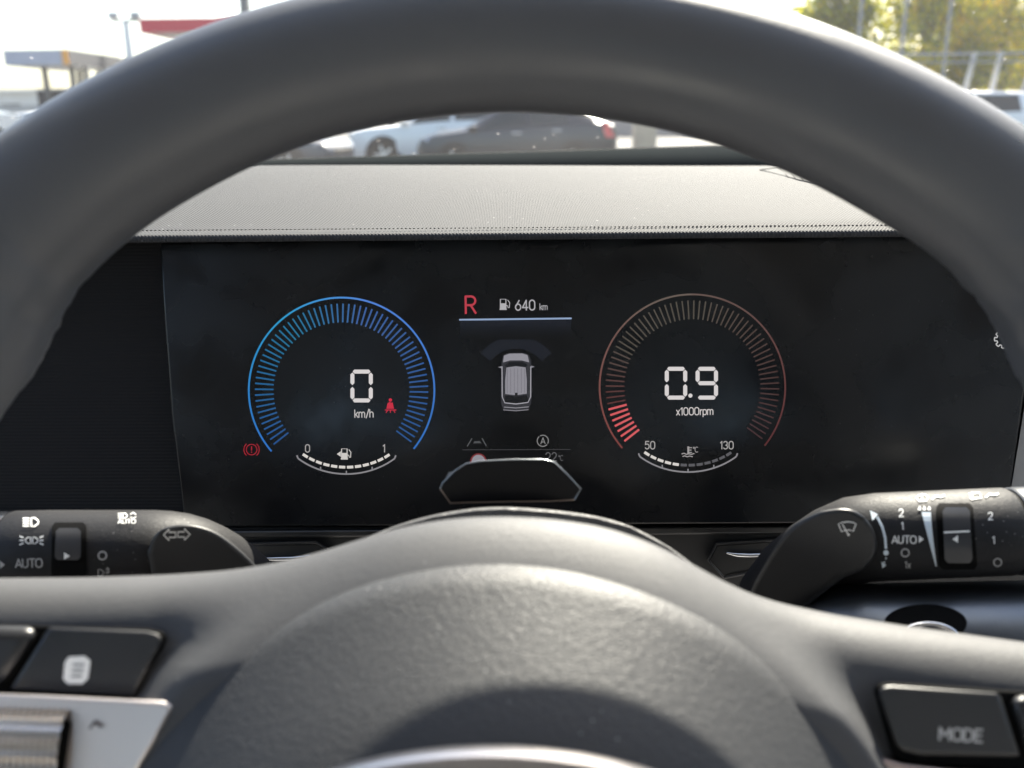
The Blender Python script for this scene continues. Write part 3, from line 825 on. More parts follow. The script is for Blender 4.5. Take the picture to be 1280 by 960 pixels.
# small arc gauges
def small(nm, cx, base, lit, dim, ends, ytxt, xs):
    r = 92.0; cy = base - r
    it = []
    P = arc(cx, cy, r, 270 - 41, 270 + 41, 40)
    P = [(x, base - (base - y) * .86) for x, y in P]
    for q in stroke(P, 2.0): it += colr([q], (140, 138, 142))
    it += colr(stroke([P[0], (P[0][0] - 1.5, P[0][1] - 4)][::-1], 2.0) + stroke([P[-1], (P[-1][0] + 1.5, P[-1][1] - 4)], 2.0), (140, 138, 142))
    for k in (10, 20, 30): it += colr(stroke([P[k], (P[k][0], P[k][1] - 4)], 1.6), (140, 138, 142))
    g_ = dsp(nm, it)
    se = []
    r2 = 83
    for k in range(12):
        a0_ = 270 - 41.5 + 83 * (k + .07) / 12; a1_ = 270 - 41.5 + 83 * (k + .86) / 12
        Q = [(x, base - 8.5 - (base - 8.5 - y) * .8) for x, y in arc(cx, base - 8.5 - r2, r2, a0_, a1_, 4)]
        on = k < lit
        for q in stroke(Q, 3.4): se += colr([q], (226, 220, 214) if on else dim)
    dsp('level_bars', se, g_)
    for s_, x_ in zip(ends, xs): dsp('scale_number', colr(text_polys(s_, x_, ytxt, 9.4, 0, .95, .006), (170, 166, 164)), g_)
    return g_
f = small('fuel_gauge', 433, 592.5, 12, (90, 90, 90), ('0', '1'), 560.5, (384.5, 480))
def pump(x, y, s, fill):
    P = stroke([(x, y + 15 * s), (x, y), (x + 8 * s, y), (x + 8 * s, y + 15 * s)], 1.5 * s) + rect(x - 1.2 * s, y + 14 * s, x + 9.2 * s, y + 15.6 * s) + rect(x, y + 6 * s, x + 8 * s, y + 15 * s)
    P += stroke([(x + 8 * s, y + 9 * s), (x + 10.5 * s, y + 9.5 * s), (x + 11.2 * s, y + 12.5 * s), (x + 13 * s, y + 12.5 * s), (x + 13.5 * s, y + 5 * s), (x + 10.5 * s, y + 1 * s)], 1.2 * s)
    return P
dsp('pump_icon', colr(pump(427, 561, .86, 1) + [[(421, 567.5), (426, 564), (426, 571)]], (215, 210, 206)), f)
h = small('temperature_gauge', 860, 590, 5, (92, 92, 96), ('50', '130'), 556.5, (812.5, 908.5))
th = rect(859.2, 558, 861.6, 568) + rect(861.6, 559, 865, 560.2) + rect(861.6, 562, 864.4, 563.2) + rect(861.6, 565, 865, 566.2)
th += stroke([(852, 567.5), (855, 566.5), (858, 568), (861, 567), (864, 568), (868, 566.8)], 1.3) + stroke([(853, 570.8), (856, 569.8), (859, 571), (862, 570), (866, 571)], 1.3)
dsp('thermometer_icon', colr(th + text_polys('°C', 869.5, 562, 6.5, 0, .95), (165, 160, 160)), h)
# warning lights
wl1 = stroke(arc(487.5, 500, 2.0, 0, 360, 12), .1) and disc(488, 500, 2.2) + [[(487, 502.5), (491, 504), (492.5, 511), (483, 511), (484.5, 504)]] + stroke([(481, 512.5), (495.5, 512.5)], 1.2) + stroke([(484, 510), (491, 503)], .8) + stroke([(484.5, 513), (482.5, 516)], 1) + stroke([(488, 513), (488, 516)], 1) + stroke([(492, 513), (494, 516)], 1)
tag(dsp('warning_light', colr(wl1, (205, 38, 62))), 'red seat belt warning light')
wl2 = stroke(arc(314.5, 562, 6.6, 0, 360, 24), 1.2) + stroke(arc(314.5, 562, 9.6, 130, 230, 10), 1.2) + stroke(arc(314.5, 562, 9.6, -50, 50, 10), 1.2) + rect(313.7, 558, 315.3, 563.2) + rect(313.7, 564.6, 315.3, 566.2)
tag(dsp('warning_light', colr(wl2, (165, 30, 46))), 'red brake warning light')
# centre column
dsp('gear_letter', colr(text_polys('R', 588.5, 381, 21, -1, .98, .0), (190, 62, 76)))
rg = dsp('range_readout', colr(text_polys('640', 656.5, 381.5, 12.2, -1, .92, .004) + text_polys('km', 679.5, 383.5, 7.6, -1, .9), (178, 176, 180)))
dsp('pump_icon', colr(pump(625.5, 374, .86, 1), (185, 183, 186)), rg)
dsp('divider_line', colr(stroke([(574, 399.7), (714.5, 398)], 2.2), (150, 172, 205)) + colr(stroke([(578, 562.3), (713, 561.8)], .9), (62, 62, 64)))
# faint sensor fans round the car picture
it = []
for k in range(10):
    P0 = arc(645, 480, 58, 40 + 10 * k, 50 + 10 * k, 3, 60); P1 = arc(645, 480, 42, 40 + 10 * k, 50 + 10 * k, 3, 44)
    it += colr([P0 + P1[::-1]], (22, 25, 33))
dsp('sensor_fan', it)
it = []
for k in range(14):
    it += colr(rect(575, 400.5 + k * 1.7, 714, 400.5 + k * 1.7 + 1.7), (24, 28, 38), (1 - (k + .5) / 14) ** 1.6)
dsp('header_glow', it)
# car picture seen from above
cp = []
body = [(629, 444), (634, 441.5), (645, 440.8), (656, 441.2), (661, 443.5), (664, 452), (664.5, 470), (665, 490), (664, 504), (661, 511), (645, 513), (629, 511.5), (626.5, 505), (626, 490), (626.5, 470), (627, 452)]
cp += colr([body], (52, 52, 57))
cp += colr([[(630, 444.5), (637, 442), (653, 441.8), (659.5, 444), (661.5, 453), (652, 450.5), (638, 450.5), (628.8, 453)]], (150, 148, 156))
cp += colr([[(633, 459.5), (645, 457.8), (657, 459.3), (658.5, 475), (658.5, 492), (645, 494), (631.5, 492.5), (631.5, 475)]], (146, 144, 152))
for k in range(6): cp += colr(stroke([(634 + k * 4.4, 460.5), (634 + k * 4.4, 491.5)], .7), (120, 118, 126))
cp += colr([[(631, 457), (636, 452.5), (654, 452.2), (659.5, 456.5), (657, 458.5), (645, 457), (633.5, 458.7)]], (20, 20, 23))
cp += colr([[(631.5, 494), (645, 495.5), (658.5, 493.8), (661, 502), (645, 504.5), (629.5, 502.5)]], (18, 18, 20))
cp += colr(stroke([(627.5, 458), (627.8, 496), (631, 503.5), (645, 505), (660, 503), (663.3, 496), (663.5, 458)], 1.3), (165, 163, 170))
cp += colr(stroke([(630, 508.8), (645, 510), (661, 508.5)], 1.0), (150, 148, 154)) + colr(stroke([(629, 512.3), (645, 513.5), (661, 512)], 1.1), (135, 133, 139))
cp += colr([[(622.5, 459), (627, 457.5), (627, 460.5)], [(668.5, 458.5), (664, 457), (664, 460)]], (140, 138, 146))
cp += colr(rect(643.6, 491, 647, 494.6), (20, 20, 22))
dsp('car_picture', cp)
lane = stroke([(584, 558), (590, 548)], 1.6) + stroke([(608, 557.6), (602.5, 547.8)], 1.6) + [[(590.5, 556), (593, 551.5), (600, 551.3), (602.5, 555.8), (601, 554), (592, 554.2)]]
dsp('lane_icon', colr(lane, (78, 80, 82)))
au = stroke(arc(678.5, 551, 7, 130, 320, 16), 1.2) + stroke(arc(678.5, 551, 7, -30, 120, 12), 1.2) + text_polys('A', 678.5, 551, 7.6, 0, 1, .01)
dsp('stop_start_icon', colr(au, (135, 134, 134)))
dsp('sign_icon', colr(disc(598, 577, 10.5, 28), (120, 40, 44)) + [])
o = draw('sign_face', colr(disc(598, 577, 8.6, 28), (150, 148, 156)), pan(.00022), M_SCREEN); xpart(o)
dsp('temperature_readout', colr(text_polys('22', 689, 571, 10.6, -1, .95) + text_polys('°C', 701, 572.5, 6.6, -1, .9), (92, 92, 94)))
dsp('clock_readout', colr(text_polys('7 15', 694, 587.5, 9, -1, .95), (70, 70, 72)))
gear = []
for k in range(8):
    a = k * 45
    gear += arc(1254, 424, 11, a - 11, a + 11, 3) + arc(1254, 424, 8, a + 15, a + 30, 3)
dsp('settings_icon', colr(stroke(gear, 1.5, True), (200, 200, 200)))

# --- windscreen
YH, ZH = 0.10, CAM.z + .36            # header
wsb = [(XL - .02, YR + .10, zs1 - .006), (XR, YR + .10, zs1 + .012)]
wnd = empty('windscreen', (0.3, .4, 1.4)); tag(wnd, 'raked car windscreen, dusty glass with a dotted black border at its lower corner', 'windscreen')
Vv = [(XL - .03, YR + .095, zs1 - .01), (XR + .03, YR + .095, zs1 + .012), (XR - .12, YH, ZH), (XL + .10, YH, ZH)]
def wpart(o):
    o.parent = wnd; o.matrix_parent_inverse = Matrix.Translation(-wnd.location); return o
wpart(mesh('glass', Vv, [(0, 1, 2, 3)], M_GLASS))
wn = (Vector(Vv[1]) - Vector(Vv[0])).cross(Vector(Vv[3]) - Vector(Vv[0])).normalized()
if wn.y > 0: wn = -wn
def wpl(x, y): return on_plane(x, y, Vector(Vv[0]) + wn * .003, wn)
q = [(-40, 140), (0, 160), (24, 181), (60, 205), (60, 235), (-40, 235)]
q = [(-60, 118), (0, 163), (9, 172), (40, 195), (40, 230), (14, 191), (0, 177), (-60, 140)]
wpart(prism('border', [wpl(*p) for p in q], [wpl(*p) + Vector((0, .002, 0)) for p in q], FRIT))
it = []
for k in range(16):
    a, b = -30 + k * 3.4, 136 + k * 2.45
    it += [[(a, b), (a + 1.6, b + .8), (a + .6, b + 6.6), (a - 1.0, b + 5.8)]]
wpart(draw('border_dots', it, wpl, FRIT))

# --- cabin shell behind and around the camera
cabin = empty('car_cabin', (0.3, -.6, .9)); tag(cabin, 'cabin of the car around the driver with headliner, pillars and seats', 'car cabin')
def cpart(o):
    o.parent = cabin; o.matrix_parent_inverse = Matrix.Translation(-cabin.location); return o
LINER = mat('headliner', (.45, .44, .42), .9)
DOORP = mat('door_trim', (.25, .25, .255), .6)
SEATM = mat('seat_cloth', (.42, .42, .42), .85)
zr0 = CAM.z + .36
cpart(bx('headliner', (.27, -.95, zr0 + .02), (1.5, 2.1, .04), LINER, None, .01))
for sx in (XL - .05, XR + .05):
    cpart(bx('door_panel', (sx, -.55, .72), (.06, 2.6, .74), DOORP, None, .02))
    cpart(bx('pillar', (sx * .98, -.55, 1.33), (.05, .55 if sx < 0 else .16, .56), LINER if sx > 0 else DOORP, None, .01))  # left pillar made extra wide to block side-window light from the display
    cpart(bx('pillar', (sx * .98, -1.75, 1.33), (.05, .3, .56), LINER, None, .01))
    top = Vector((sx + (.12 if sx < 0 else -.12), YH, ZH)); bot = Vector((sx, YR + .1, zs1))
    cpart(tube('windscreen_pillar', [top, bot + Vector((.0, .03, -.02))], .035, LINER, None, 10))
cpart(bx('rear_wall', (.27, -2.0, .75), (1.5, .06, .8), DOORP, None, .02))
cpart(bx('floor_pan', (.27, -.5, .34), (1.5, 3.0, .05), DOORP))
for sx in (0.0, .72):
    cpart(bx('seat_cushion', (sx, -.35, .62), (.5, .5, .16), SEATM, None, .05))
    cpart(bx('seat_backrest', (sx, -.68, 1.0), (.48, .14, .68), SEATM, None, .05, Matrix.Rotation(R(18), 3, 'X')))
    cpart(bx('headrest', (sx, -.80, 1.42), (.26, .1, .17), SEATM, None, .04))

# --- steering wheel
SCL = 0.913
TILT = R(25)
WU = Vector((0, math.sin(TILT), math.cos(TILT))); WN = Vector((0, -math.cos(TILT), math.sin(TILT))); WX = Vector((1, 0, 0))
dT = ray(632, 65); WT = CAM + dT * (.243 * SCL / dT.y)
WC = WT - WU * .185 * SCL
wheel = empty('steering_wheel'); tag(wheel, 'black leather steering wheel with a big centre pad and button spokes', 'steering wheel')
WM = Matrix((WX, WU, WN)).transposed().to_4x4(); WM.translation = WC
wheel.matrix_world = WM
def wl(px, py, wv=0.0):
    q = on_plane(px, py, WC + WN * wv, WN) - WC
    return Vector((q.x, q.dot(WU), wv))
# rim: inner edge radius by angle, from straight above
RO = .2046 * SCL
IA = [(0, 170.4), (10, 170.3), (16, 170.4), (22, 169.8), (27, 169.0), (32, 168.4), (36, 167.4), (40, 165.6), (43.5, 162.2), (46.5, 158.5), (50, 156.3), (60, 155.5), (75, 158), (90, 163), (120, 169), (180, 170)]
IR = [(0, 170.4), (16, 169.8), (23, 169.2), (33, 168.4), (38.7, 168.8), (42.4, 168.0), (45.9, 166.0), (49.5, 162.2), (51.8, 159.4), (56, 157), (64, 156), (75, 158), (90, 163), (120, 169), (180, 170)]
def rin(a):
    T_ = IR if a > 0 else IA
    return float(np.interp(abs(a), [k for k, _ in T_], [v for _, v in T_])) * .001 * SCL
V, Fc = [], []
NA, NS = 540, 64
rr = random.Random(3)
for i in range(NA):
    a = -180 + 360 * i / NA
    ri = sum(rin(((a + d + 180) % 360) - 180) for d in (-1.5, 0, 1.5)) / 3
    rc = (RO + ri) / 2; hr = (RO - ri) / 2
    ax = .0152 + (hr - .0156) * .6
    c, s = math.sin(R(a)), math.cos(R(a))
    for k in range(NS):
        t_ = 2 * math.pi * k / NS
        wob = 0
        if 39 < abs(a) < 66:          # puckered leather on the inner side of the thumb grips
            e = sm(.25 - .9 * math.cos(t_)) * sm((abs(a) - 40) / 3) * sm((66 - abs(a)) / 5)
            pt = Vector((c * (rc + hr * math.cos(t_)), s * (rc + hr * math.cos(t_)), ax * math.sin(t_)))
            wob = e * ((.0006 * noise.noise(pt * 170) + .0004 * noise.noise(pt * 420)))
        if abs(a + 40.5) < 1.2: wob -= .00045 * (1 - abs(a + 40.5) / 1.2)      # the seam between leather panels
        r = rc + (hr + wob) * math.cos(t_)
        V.append((c * r, s * r, (ax + wob) * math.sin(t_)))
for i in range(NA):
    j = (i + 1) % NA
    for k in range(NS):
        l = (k + 1) % NS
        Fc.append((i * NS + k, j * NS + k, j * NS + l, i * NS + l))
mesh('rim', V, Fc, LEATHER_RIM, wheel, True)
# seam rings where the leather panels of the rim meet
for a in (128, -128):
    ri = rin(a); rc = (RO + ri) / 2; hr = (RO - ri) / 2; ax = .0152 + (hr - .0156) * .6
    c, s = math.sin(R(a)), math.cos(R(a))
    P = [Vector((c * (rc + hr * .968 * math.cos(t_)), s * (rc + hr * .968 * math.cos(t_)), ax * .968 * math.sin(t_))) for t_ in [2 * math.pi * k / 40 for k in range(40)]]
    tube('seam', P, .0006, mat('seam_thread', (.015, .015, .016), .7), wheel, 6, True)
# hub shell with spokes
CCX, CCY, CR = -.0050 * SCL, -.0386 * SCL, .0970 * SCL
TOPPX = [(-160, 722, -.012), (0, 721, -.012), (120, 720, -.012), (220, 717, -.011), (290, 712, -.010), (345, 704, -.007), (400, 690, -.003), (450, 674, -.001), (500, 659, 0), (560, 648.5, 0), (620, 645, 0), (690, 648, 0),
         (760, 659, 0), (820, 680, -.002), (870, 708, -.004), (915, 733, -.006), (960, 750, -.009), (1030, 765, -.011), (1120, 779, -.012), (1280, 801, -.012), (1440, 822, -.012)]
TP = [wl(*q) for q in TOPPX]
TXs, TYs, TWs = [p.x for p in TP], [p.y for p in TP], [p.z for p in TP]
def cdist(x, y): return math.hypot(x - CCX, y - CCY) - CR
def hubw(y): return float(np.interp(y, [0, .014, .026, .039, .048, .058], [.004, .005, .009, .0125, .022, .032]))
def shellw(x, y):
    d = float(np.interp(x, TXs, TYs)) - y
    return shprof(d, sm(1 - max(0, cdist(x, y)) / hubw(y)))
def shprof(d, hub):
    q = max(0.0, min(1.0, d / .0125)); p = max(0.0, min(1.0, d / .019))
    a = .005 - .0125 * (1 - math.sqrt(max(0, 1 - (1 - q) ** 2)))
    b = -.002 + .0165 * (p ** .62)
    return a + (b - a) * hub
nx = 240
V, Fc = [], []
rowsd = [('s', .032), ('s', .02), ('s', .01), ('s', .004)] + [('d', v) for v in [0, .0001, .0003, .0007, .0012, .0019, .0027, .0037, .005, .0065, .008, .010, .0125] + [.0125 + .0022 * k for k in range(1, 42)]]
for kind, v in rowsd:
    for i in range(nx + 1):
        x = -.150 + .300 * i / nx
        yt = sum(float(np.interp(x + d, TXs, TYs)) for d in (-.004, -.002, 0, .002, .004)) / 5
        w0 = shellw(x, yt)
        if kind == 's': V.append((x, yt - .0005 - v * .12, w0 - v))
        else:
            y = yt - v
            d = v; hub = sm(1 - max(0, cdist(x, y)) / hubw(y))
            V.append((x, y, shprof(d, hub)))
for j in range(len(rowsd) - 1):
    for i in range(nx):
        a = j * (nx + 1) + i
        Fc.append((a, a + nx + 1, a + nx + 2, a + 1))
mesh('hub_shell', V, Fc, SOFT, wheel, True)
# centre pad (airbag cover)
V, Fc = [(CCX, CCY, 0)], []
NR, NQ = 44, 180
def coverw(r):
    e = CR - r
    edge = .0045 * (1 - math.sqrt(max(0, 1 - (1 - min(1, e / .0045)) ** 2)))
    if r > .070: rise = (CR - r) * .85
    else:
        q = (.070 - r) / .045
        rise = (CR - .070) * .85 + .045 * .85 * (q - q * q / 2 if q < 1 else .5)
    return .0125 + rise - edge - .0015
rs_ = [CR * (1 - (1 - k / NR) ** 1.6) for k in range(1, NR + 1)]
V[0] = (CCX, CCY, coverw(0))
for r in rs_:
    for q in range(NQ):
        t_ = 2 * math.pi * q / NQ
        V.append((CCX + r * math.cos(t_), CCY + r * math.sin(t_), coverw(r)))
for q in range(NQ): V.append((CCX + CR * math.cos(2 * math.pi * q / NQ), CCY + CR * math.sin(2 * math.pi * q / NQ), -.006))
for q in range(NQ):
    Fc.append((0, 1 + q, 1 + (q + 1) % NQ))
    for k in range(NR):
        a = 1 + k * NQ; b = a + NQ
        Fc.append((a + q, b + q, b + (q + 1) % NQ, a + (q + 1) % NQ))
mesh('centre_pad', V, Fc, LEATHER, wheel, True)
# emblem plate at the foot of the centre pad
e0 = wl(602, 940, .046)
EC = Vector((e0.x, e0.y - .030, 0)); ew, eh = .054, .030
M = Matrix.Translation((EC.x, EC.y, coverw(math.hypot(EC.x - CCX, EC.y - CCY)))) @ Matrix.Diagonal((ew, eh, 1, 1))
lathe('emblem', [(1.0, -.004), (1.0, .0008), (.985, .0016), (.95, .0018), (.6, .0028), (0.001, .0034)], mat('emblem_silver', (.50, .47, .46), .3, 1.0), wheel, 64, M)
# buttons: left spoke
def button(name, px, wv, hgt, m, bev=.0012, seg=3, par=None):
    return prism(name, [wl(x, y, wv + hgt) for x, y in px], [wl(x, y, wv - .003) for x, y in px], m, par or wheel, bev, seg)
SF = .005
GAP = mat('button_gap', (.004, .004, .004), .7, spec=.08)
button('button_surround', [(-120, 777), (185, 785.5), (203, 789), (209, 797), (205, 809), (170, 875), (-120, 866)], SF, .0010, GAP, .0005)
b1 = button('menu_button', [(61, 784), (183, 788.5), (198, 792), (203, 799), (199, 810), (167, 870), (12, 862)], SF, .0038, BTN, .0028)
b0 = button('menu_button', [(-110, 780), (54, 783), (5, 861), (-110, 857)], SF, .0038, BTN, .0028)
def onw(wv): return lambda x, y: wl(x, y, wv)
ic = [[(86, 821), (106, 820), (113, 826), (110, 848), (103, 855), (85, 855), (79, 849), (81, 828)]]
i1 = draw('list_icon', ic, onw(SF + .0040), WHITEINK, b1, Vector((0, 0, 1)))
ic2 = stroke([(91, 831), (105, 831)], 2) + stroke([(90, 838), (104, 838)], 2) + stroke([(89, 845), (102, 845)], 2)
draw('icon_lines', ic2, onw(SF + .0042), mat('icon_grey', (.12, .12, .12), .6), b1, Vector((0, 0, 1)))
tq = [(-120, 862), (60, 869), (120, 872), (160, 874), (205, 876), (217, 880), (216, 886), (196, 925), (170, 968), (140, 1010), (90, 1010), (-120, 1010)]
TB = SF + .0100
tw = lambda x: TB
tl = prism('silver_trim', [wl(x, y, tw(x)) for x, y in tq], [wl(x, y, SF - .003) for x, y in tq], SILVER, wheel, .0010, 3)
button('roller_slot', [(-120, 893), (86, 900), (89, 904), (80, 965), (70, 1010), (-120, 1010)], TB - .0006, .0011, GAP, .0003)
# knurled roller
pa, pb = wl(-120, 938, TB + .0016), wl(80, 944, TB + .0016)
ro = empty('thumb_roller'); ro.parent = wheel
V, Fc = [], []
nn, ns = 48, 44
for i in range(nn * 2):
    u = (i // 2 + (i % 2) * .62) / nn
    for k in range(ns):
        t_ = 2 * math.pi * (k + .0) / ns
        rad = .0088 * (1.0 if (i // 2) % 2 else .94) * (1 if k % 2 else .95)
        p = pa.lerp(pb, u)
        V.append((p.x, p.y + rad * math.cos(t_) * 1.0, p.z - .003 + rad * .62 * math.sin(t_)))
for i in range(nn * 2 - 1):
    for k in range(ns):
        l = (k + 1) % ns; Fc.append((i * ns + k, i * ns + l, (i + 1) * ns + l, (i + 1) * ns + k))
mesh('knurled_barrel', V, Fc, mat('roller_metal', (.62, .57, .52), .22, 1.0), ro)
draw('triangle_mark', [[(110, 911), (118, 900), (130, 908), (126, 910), (118, 905), (114, 911)]], onw(TB + .0004), mat('dark_mark', (.12, .1, .1), .5), tl, Vector((0, 0, 1)))
# right spoke
button('button_surround', [(1092, 862), (1097, 855), (1110, 853), (1400, 872), (1400, 975), (1150, 957), (1120, 950), (1112, 935)], SF, .0010, GAP, .0005)
b2_ = button('mode_button', [(1097, 866), (1102, 858), (1113, 856.5), (1249, 866), (1276, 946), (1150, 944), (1125, 938), (1118, 928)], SF, .0038, BTN, .0028)
b3_ = button('side_button', [(1257, 867), (1400, 876), (1400, 960), (1284, 950)], SF, .0038, BTN, .0028)
draw('mode_letters', text_polys('MODE', 1201, 918.5, 15, 3, 1.05, .02), onw(SF + .0040), GREYINK, b2_, Vector((0, 0, 1)))
COPPER = mat('copper_trim', (.42, .33, .29), .36, 1.0)
button('silver_trim', [(1076, 945), (1090, 943), (1130, 954), (1200, 962), (1400, 972), (1400, 1020), (1100, 1020)], SF, .0040, COPPER, .0012)

# --- steering column shroud behind the hub
colm = empty('column_shroud', WC); tag(colm, 'black arched steering column shroud behind the wheel hub', 'steering column')
SHPX = [(300, 800), (355, 735), (400, 700), (445, 676), (490, 656), (540, 642), (590, 634), (630, 632), (690, 636), (745, 643), (790, 655), (840, 682), (880, 712), (920, 760), (935, 800)]
V, Fc = [], []
wv_ = [-.034, -.036, -.040, -.06, -.085]
for wi, wv in enumerate(wv_):
    for k, (px, py) in enumerate(SHPX):
        q = on_plane(px, py, WC + WN * -.036, WN)
        c0 = on_plane(640, 820, WC + WN * -.036, WN)
        s = [.975, .992, 1.0, 1.0, .99][wi]
        q = c0 + (q - c0) * s + WN * (wv + .036)
        V.append(q - WC)
n = len(SHPX)
for wi in range(len(wv_) - 1):
    for k in range(n - 1): Fc.append((wi * n + k, wi * n + k + 1, (wi + 1) * n + k + 1, (wi + 1) * n + k))
Fc.append(tuple(range(n)))
o = mesh('shroud_cover', V, Fc, GRAIN, colm, True); autosmooth(o, 40)
ss = o.modifiers.new('s', 'SUBSURF'); ss.levels = 2; ss.render_levels = 2
# driver camera housing on the column
dm = empty('driver_camera', on_plane(640, 600, WC + WN * -.05, WN)); tag(dm, 'glossy black driver camera housing on top of the steering column', 'camera')
yq = (WC + WN * -.055).y
pd = Vector((0, -math.cos(R(8)), math.sin(R(8))))
P0 = on_plane(640, 625, WC + WN * -.052, WN)
def dmp(off): return lambda x, y: on_plane(x, y, P0 + pd * off, pd) - dm.location
q = [(550.5, 611), (553, 604), (568, 589), (583, 579.5), (600, 576.5), (640, 574.5), (680, 574.5), (693, 578), (708, 592), (726, 611), (718, 624.5), (690, 626.5), (640, 627), (590, 628), (563, 629)]
prism('lens_face', [dmp(.002)(*p) for p in q], [dmp(0)(*p) for p in q], DARKGLOSS, dm, .0006)
cx, cy = 638, 604
q2 = [(cx + (x - cx) * 1.006, cy + (y - cy) * 1.012) for x, y in q]
prism('housing', [dmp(0.0008)(*p) for p in q2], [dmp(0)(cx + (x - cx) * 1.0, cy + (y - cy) * .9 + 3) + Vector((0, .018, -.006)) for x, y in q2], BLACKPL, dm, .0008)
tube('edge_trim', [dmp(.0018)(cx + (x - cx) * 1.0, cy + (y - cy) * 1.0) for x, y in q[:11]], .0002, mat('edge_metal', (.32, .34, .36), .35, 1.0), dm, 8)
tube('lower_edge', [dmp(.0018)(cx + (x - cx) * 1.0, cy + (y - cy) * 1.0) for x, y in q[10:] + q[:1]], .0002, mat('edge_bronze', (.35, .28, .24), .3, 1.0), dm, 8)
prism('small_lever', [dmp(.001)(*p) for p in ((556, 600), (561, 590), (570, 589), (566, 596))], [dmp(-.004)(*p) for p in ((556, 600), (561, 590), (570, 589), (566, 596))], mat('lever_grey', (.2, .22, .25), .4), dm)

# --- stalks
def cyl_map(A, B, rad, lift=.00025):
    """pixel -> point on the front of the cylinder A-B"""
    ax = (B - A).normalized()
    def f(px, py):
        d = ray(px, py).normalized(); o_ = CAM - A
        dp = d - ax * d.dot(ax); op = o_ - ax * o_.dot(ax)
        a = dp.dot(dp); b = 2 * dp.dot(op); c = op.dot(op) - (rad + lift) ** 2
        D = b * b - 4 * a * c
        t_ = (-b - math.sqrt(D)) / (2 * a) if D > 0 else -b / (2 * a)
        return CAM + d * t_
    return f
def patch(name, fm, xa0, xa1, xb0, xb1, y0, y1, lift, m, parent, loc, skirt=0.0, n=12, r=0):
    """a slab that follows a curved surface: x limits at the top (xa) and bottom (xb), rows y0..y1"""
    V, Fc = [], []
    for j in range(n + 1):
        u = j / n; ins = 0
        e = min(u, 1 - u) * (y1 - y0)
        if r and e < r: ins = r - math.sqrt(max(0, r * r - (r - e) ** 2))
        L = xa0 + (xb0 - xa0) * u + ins; Rr = xa1 + (xb1 - xa1) * u - ins; yy = y0 + (y1 - y0) * u
        for q in range(4): V.append(fm(lift)(L + (Rr - L) * q / 3, yy) - loc)
    for j in range(n):
        for q in range(3): a = j * 4 + q; Fc.append((a, a + 1, a + 5, a + 4))
    if skirt:
        ring = [q for q in range(4)] + [j * 4 + 3 for j in range(1, n + 1)] + [n * 4 + q for q in (2, 1, 0)] + [j * 4 for j in range(n - 1, 0, -1)]
        b = len(V); c = sum((Vector(v) for v in V), Vector()) / len(V)
        axis = (loc - CAM).normalized()
        for k in ring: V.append(Vector(V[k]) + axis * skirt)
        k_ = len(ring)
        for k in range(k_): Fc.append((ring[k], ring[(k + 1) % k_], b + (k + 1) % k_, b + k))
    o = mesh(name, V, Fc, m, parent, False)
    bm = bmesh.new(); bm.from_mesh(o.data); bmesh.ops.recalc_face_normals(bm, faces=bm.faces); bm.to_mesh(o.data); bm.free()
    return autosmooth(o, 30)
def smoothpoly(P, n=4):
    out = []
    k = len(P)
    for i in range(k):
        p0, p1, p2, p3 = (Vector(P[(i + d) % k]) for d in (-1, 0, 1, 2))
        for q in range(n):
            t_ = q / n
            out.append(tuple(.5 * ((2 * p1) + (p2 - p0) * t_ + (2 * p0 - 5 * p1 + 4 * p2 - p3) * t_ ** 2 + (3 * p1 - p0 - 3 * p2 + p3) * t_ ** 3)))
    return out
def loft(name, secs, m, parent, seg=40):
    return tube(name, [s[0] for s in secs], [s[1] for s in secs], m, parent, seg)
def pr(npx, Yd): return npx / F * (Vector((0, Yd, -.4 * Yd)).length)      # pixels to metres at depth

YS = 0.232
# left stalk
ls = empty('light_stalk', at_y(100, 692, YS)); tag(ls, 'black headlight and indicator stalk left of the wheel hub', 'stalk')
def lpt(o): return o
A = at_y(-160, 694, YS); B = at_y(190, 692, YS)
rL = pr(57.5, YS) * .985
def P_(px, py, Yd): return at_y(px, py, Yd) - ls.location
secs = [(P_(16, 694, YS), rL * .985), (P_(18.5, 694, YS), rL)] + [(P_(x, 693.2, YS), rL) for x in (60, 110, 160, 190)]
secs += [(P_(205, 693.8, YS + .0012), rL), (P_(222, 695.5, YS + .003), rL * .995), (P_(238, 699, YS + .0055), rL * .985), (P_(254, 704.5, YS + .009), rL * .97), (P_(270, 712, YS + .013), rL * .96), (P_(286, 721.5, YS + .018), rL * .945), (P_(301, 733, YS + .0235), rL * .93), (P_(314, 747, YS + .029), rL * .915), (P_(326, 763, YS + .036), rL * .9), (P_(340, 790, YS + .046), rL * .88)]
barrel = loft('barrel', secs, STALKP, ls)
loft('end_knob', [(P_(-160, 695, YS), rL * .98), (P_(10, 694.2, YS), rL * .985), (P_(13, 694.2, YS), rL * .96)], mat('knob_gloss', (.012, .013, .016), .2), ls)
loft('knob_ring', [(P_(11, 694.2, YS), rL * .93), (P_(19, 694.2, YS), rL * .93)], GAP, ls)
cm = cyl_map(A, B, rL)
mp = lambda x, y: cm(x, y) - ls.location
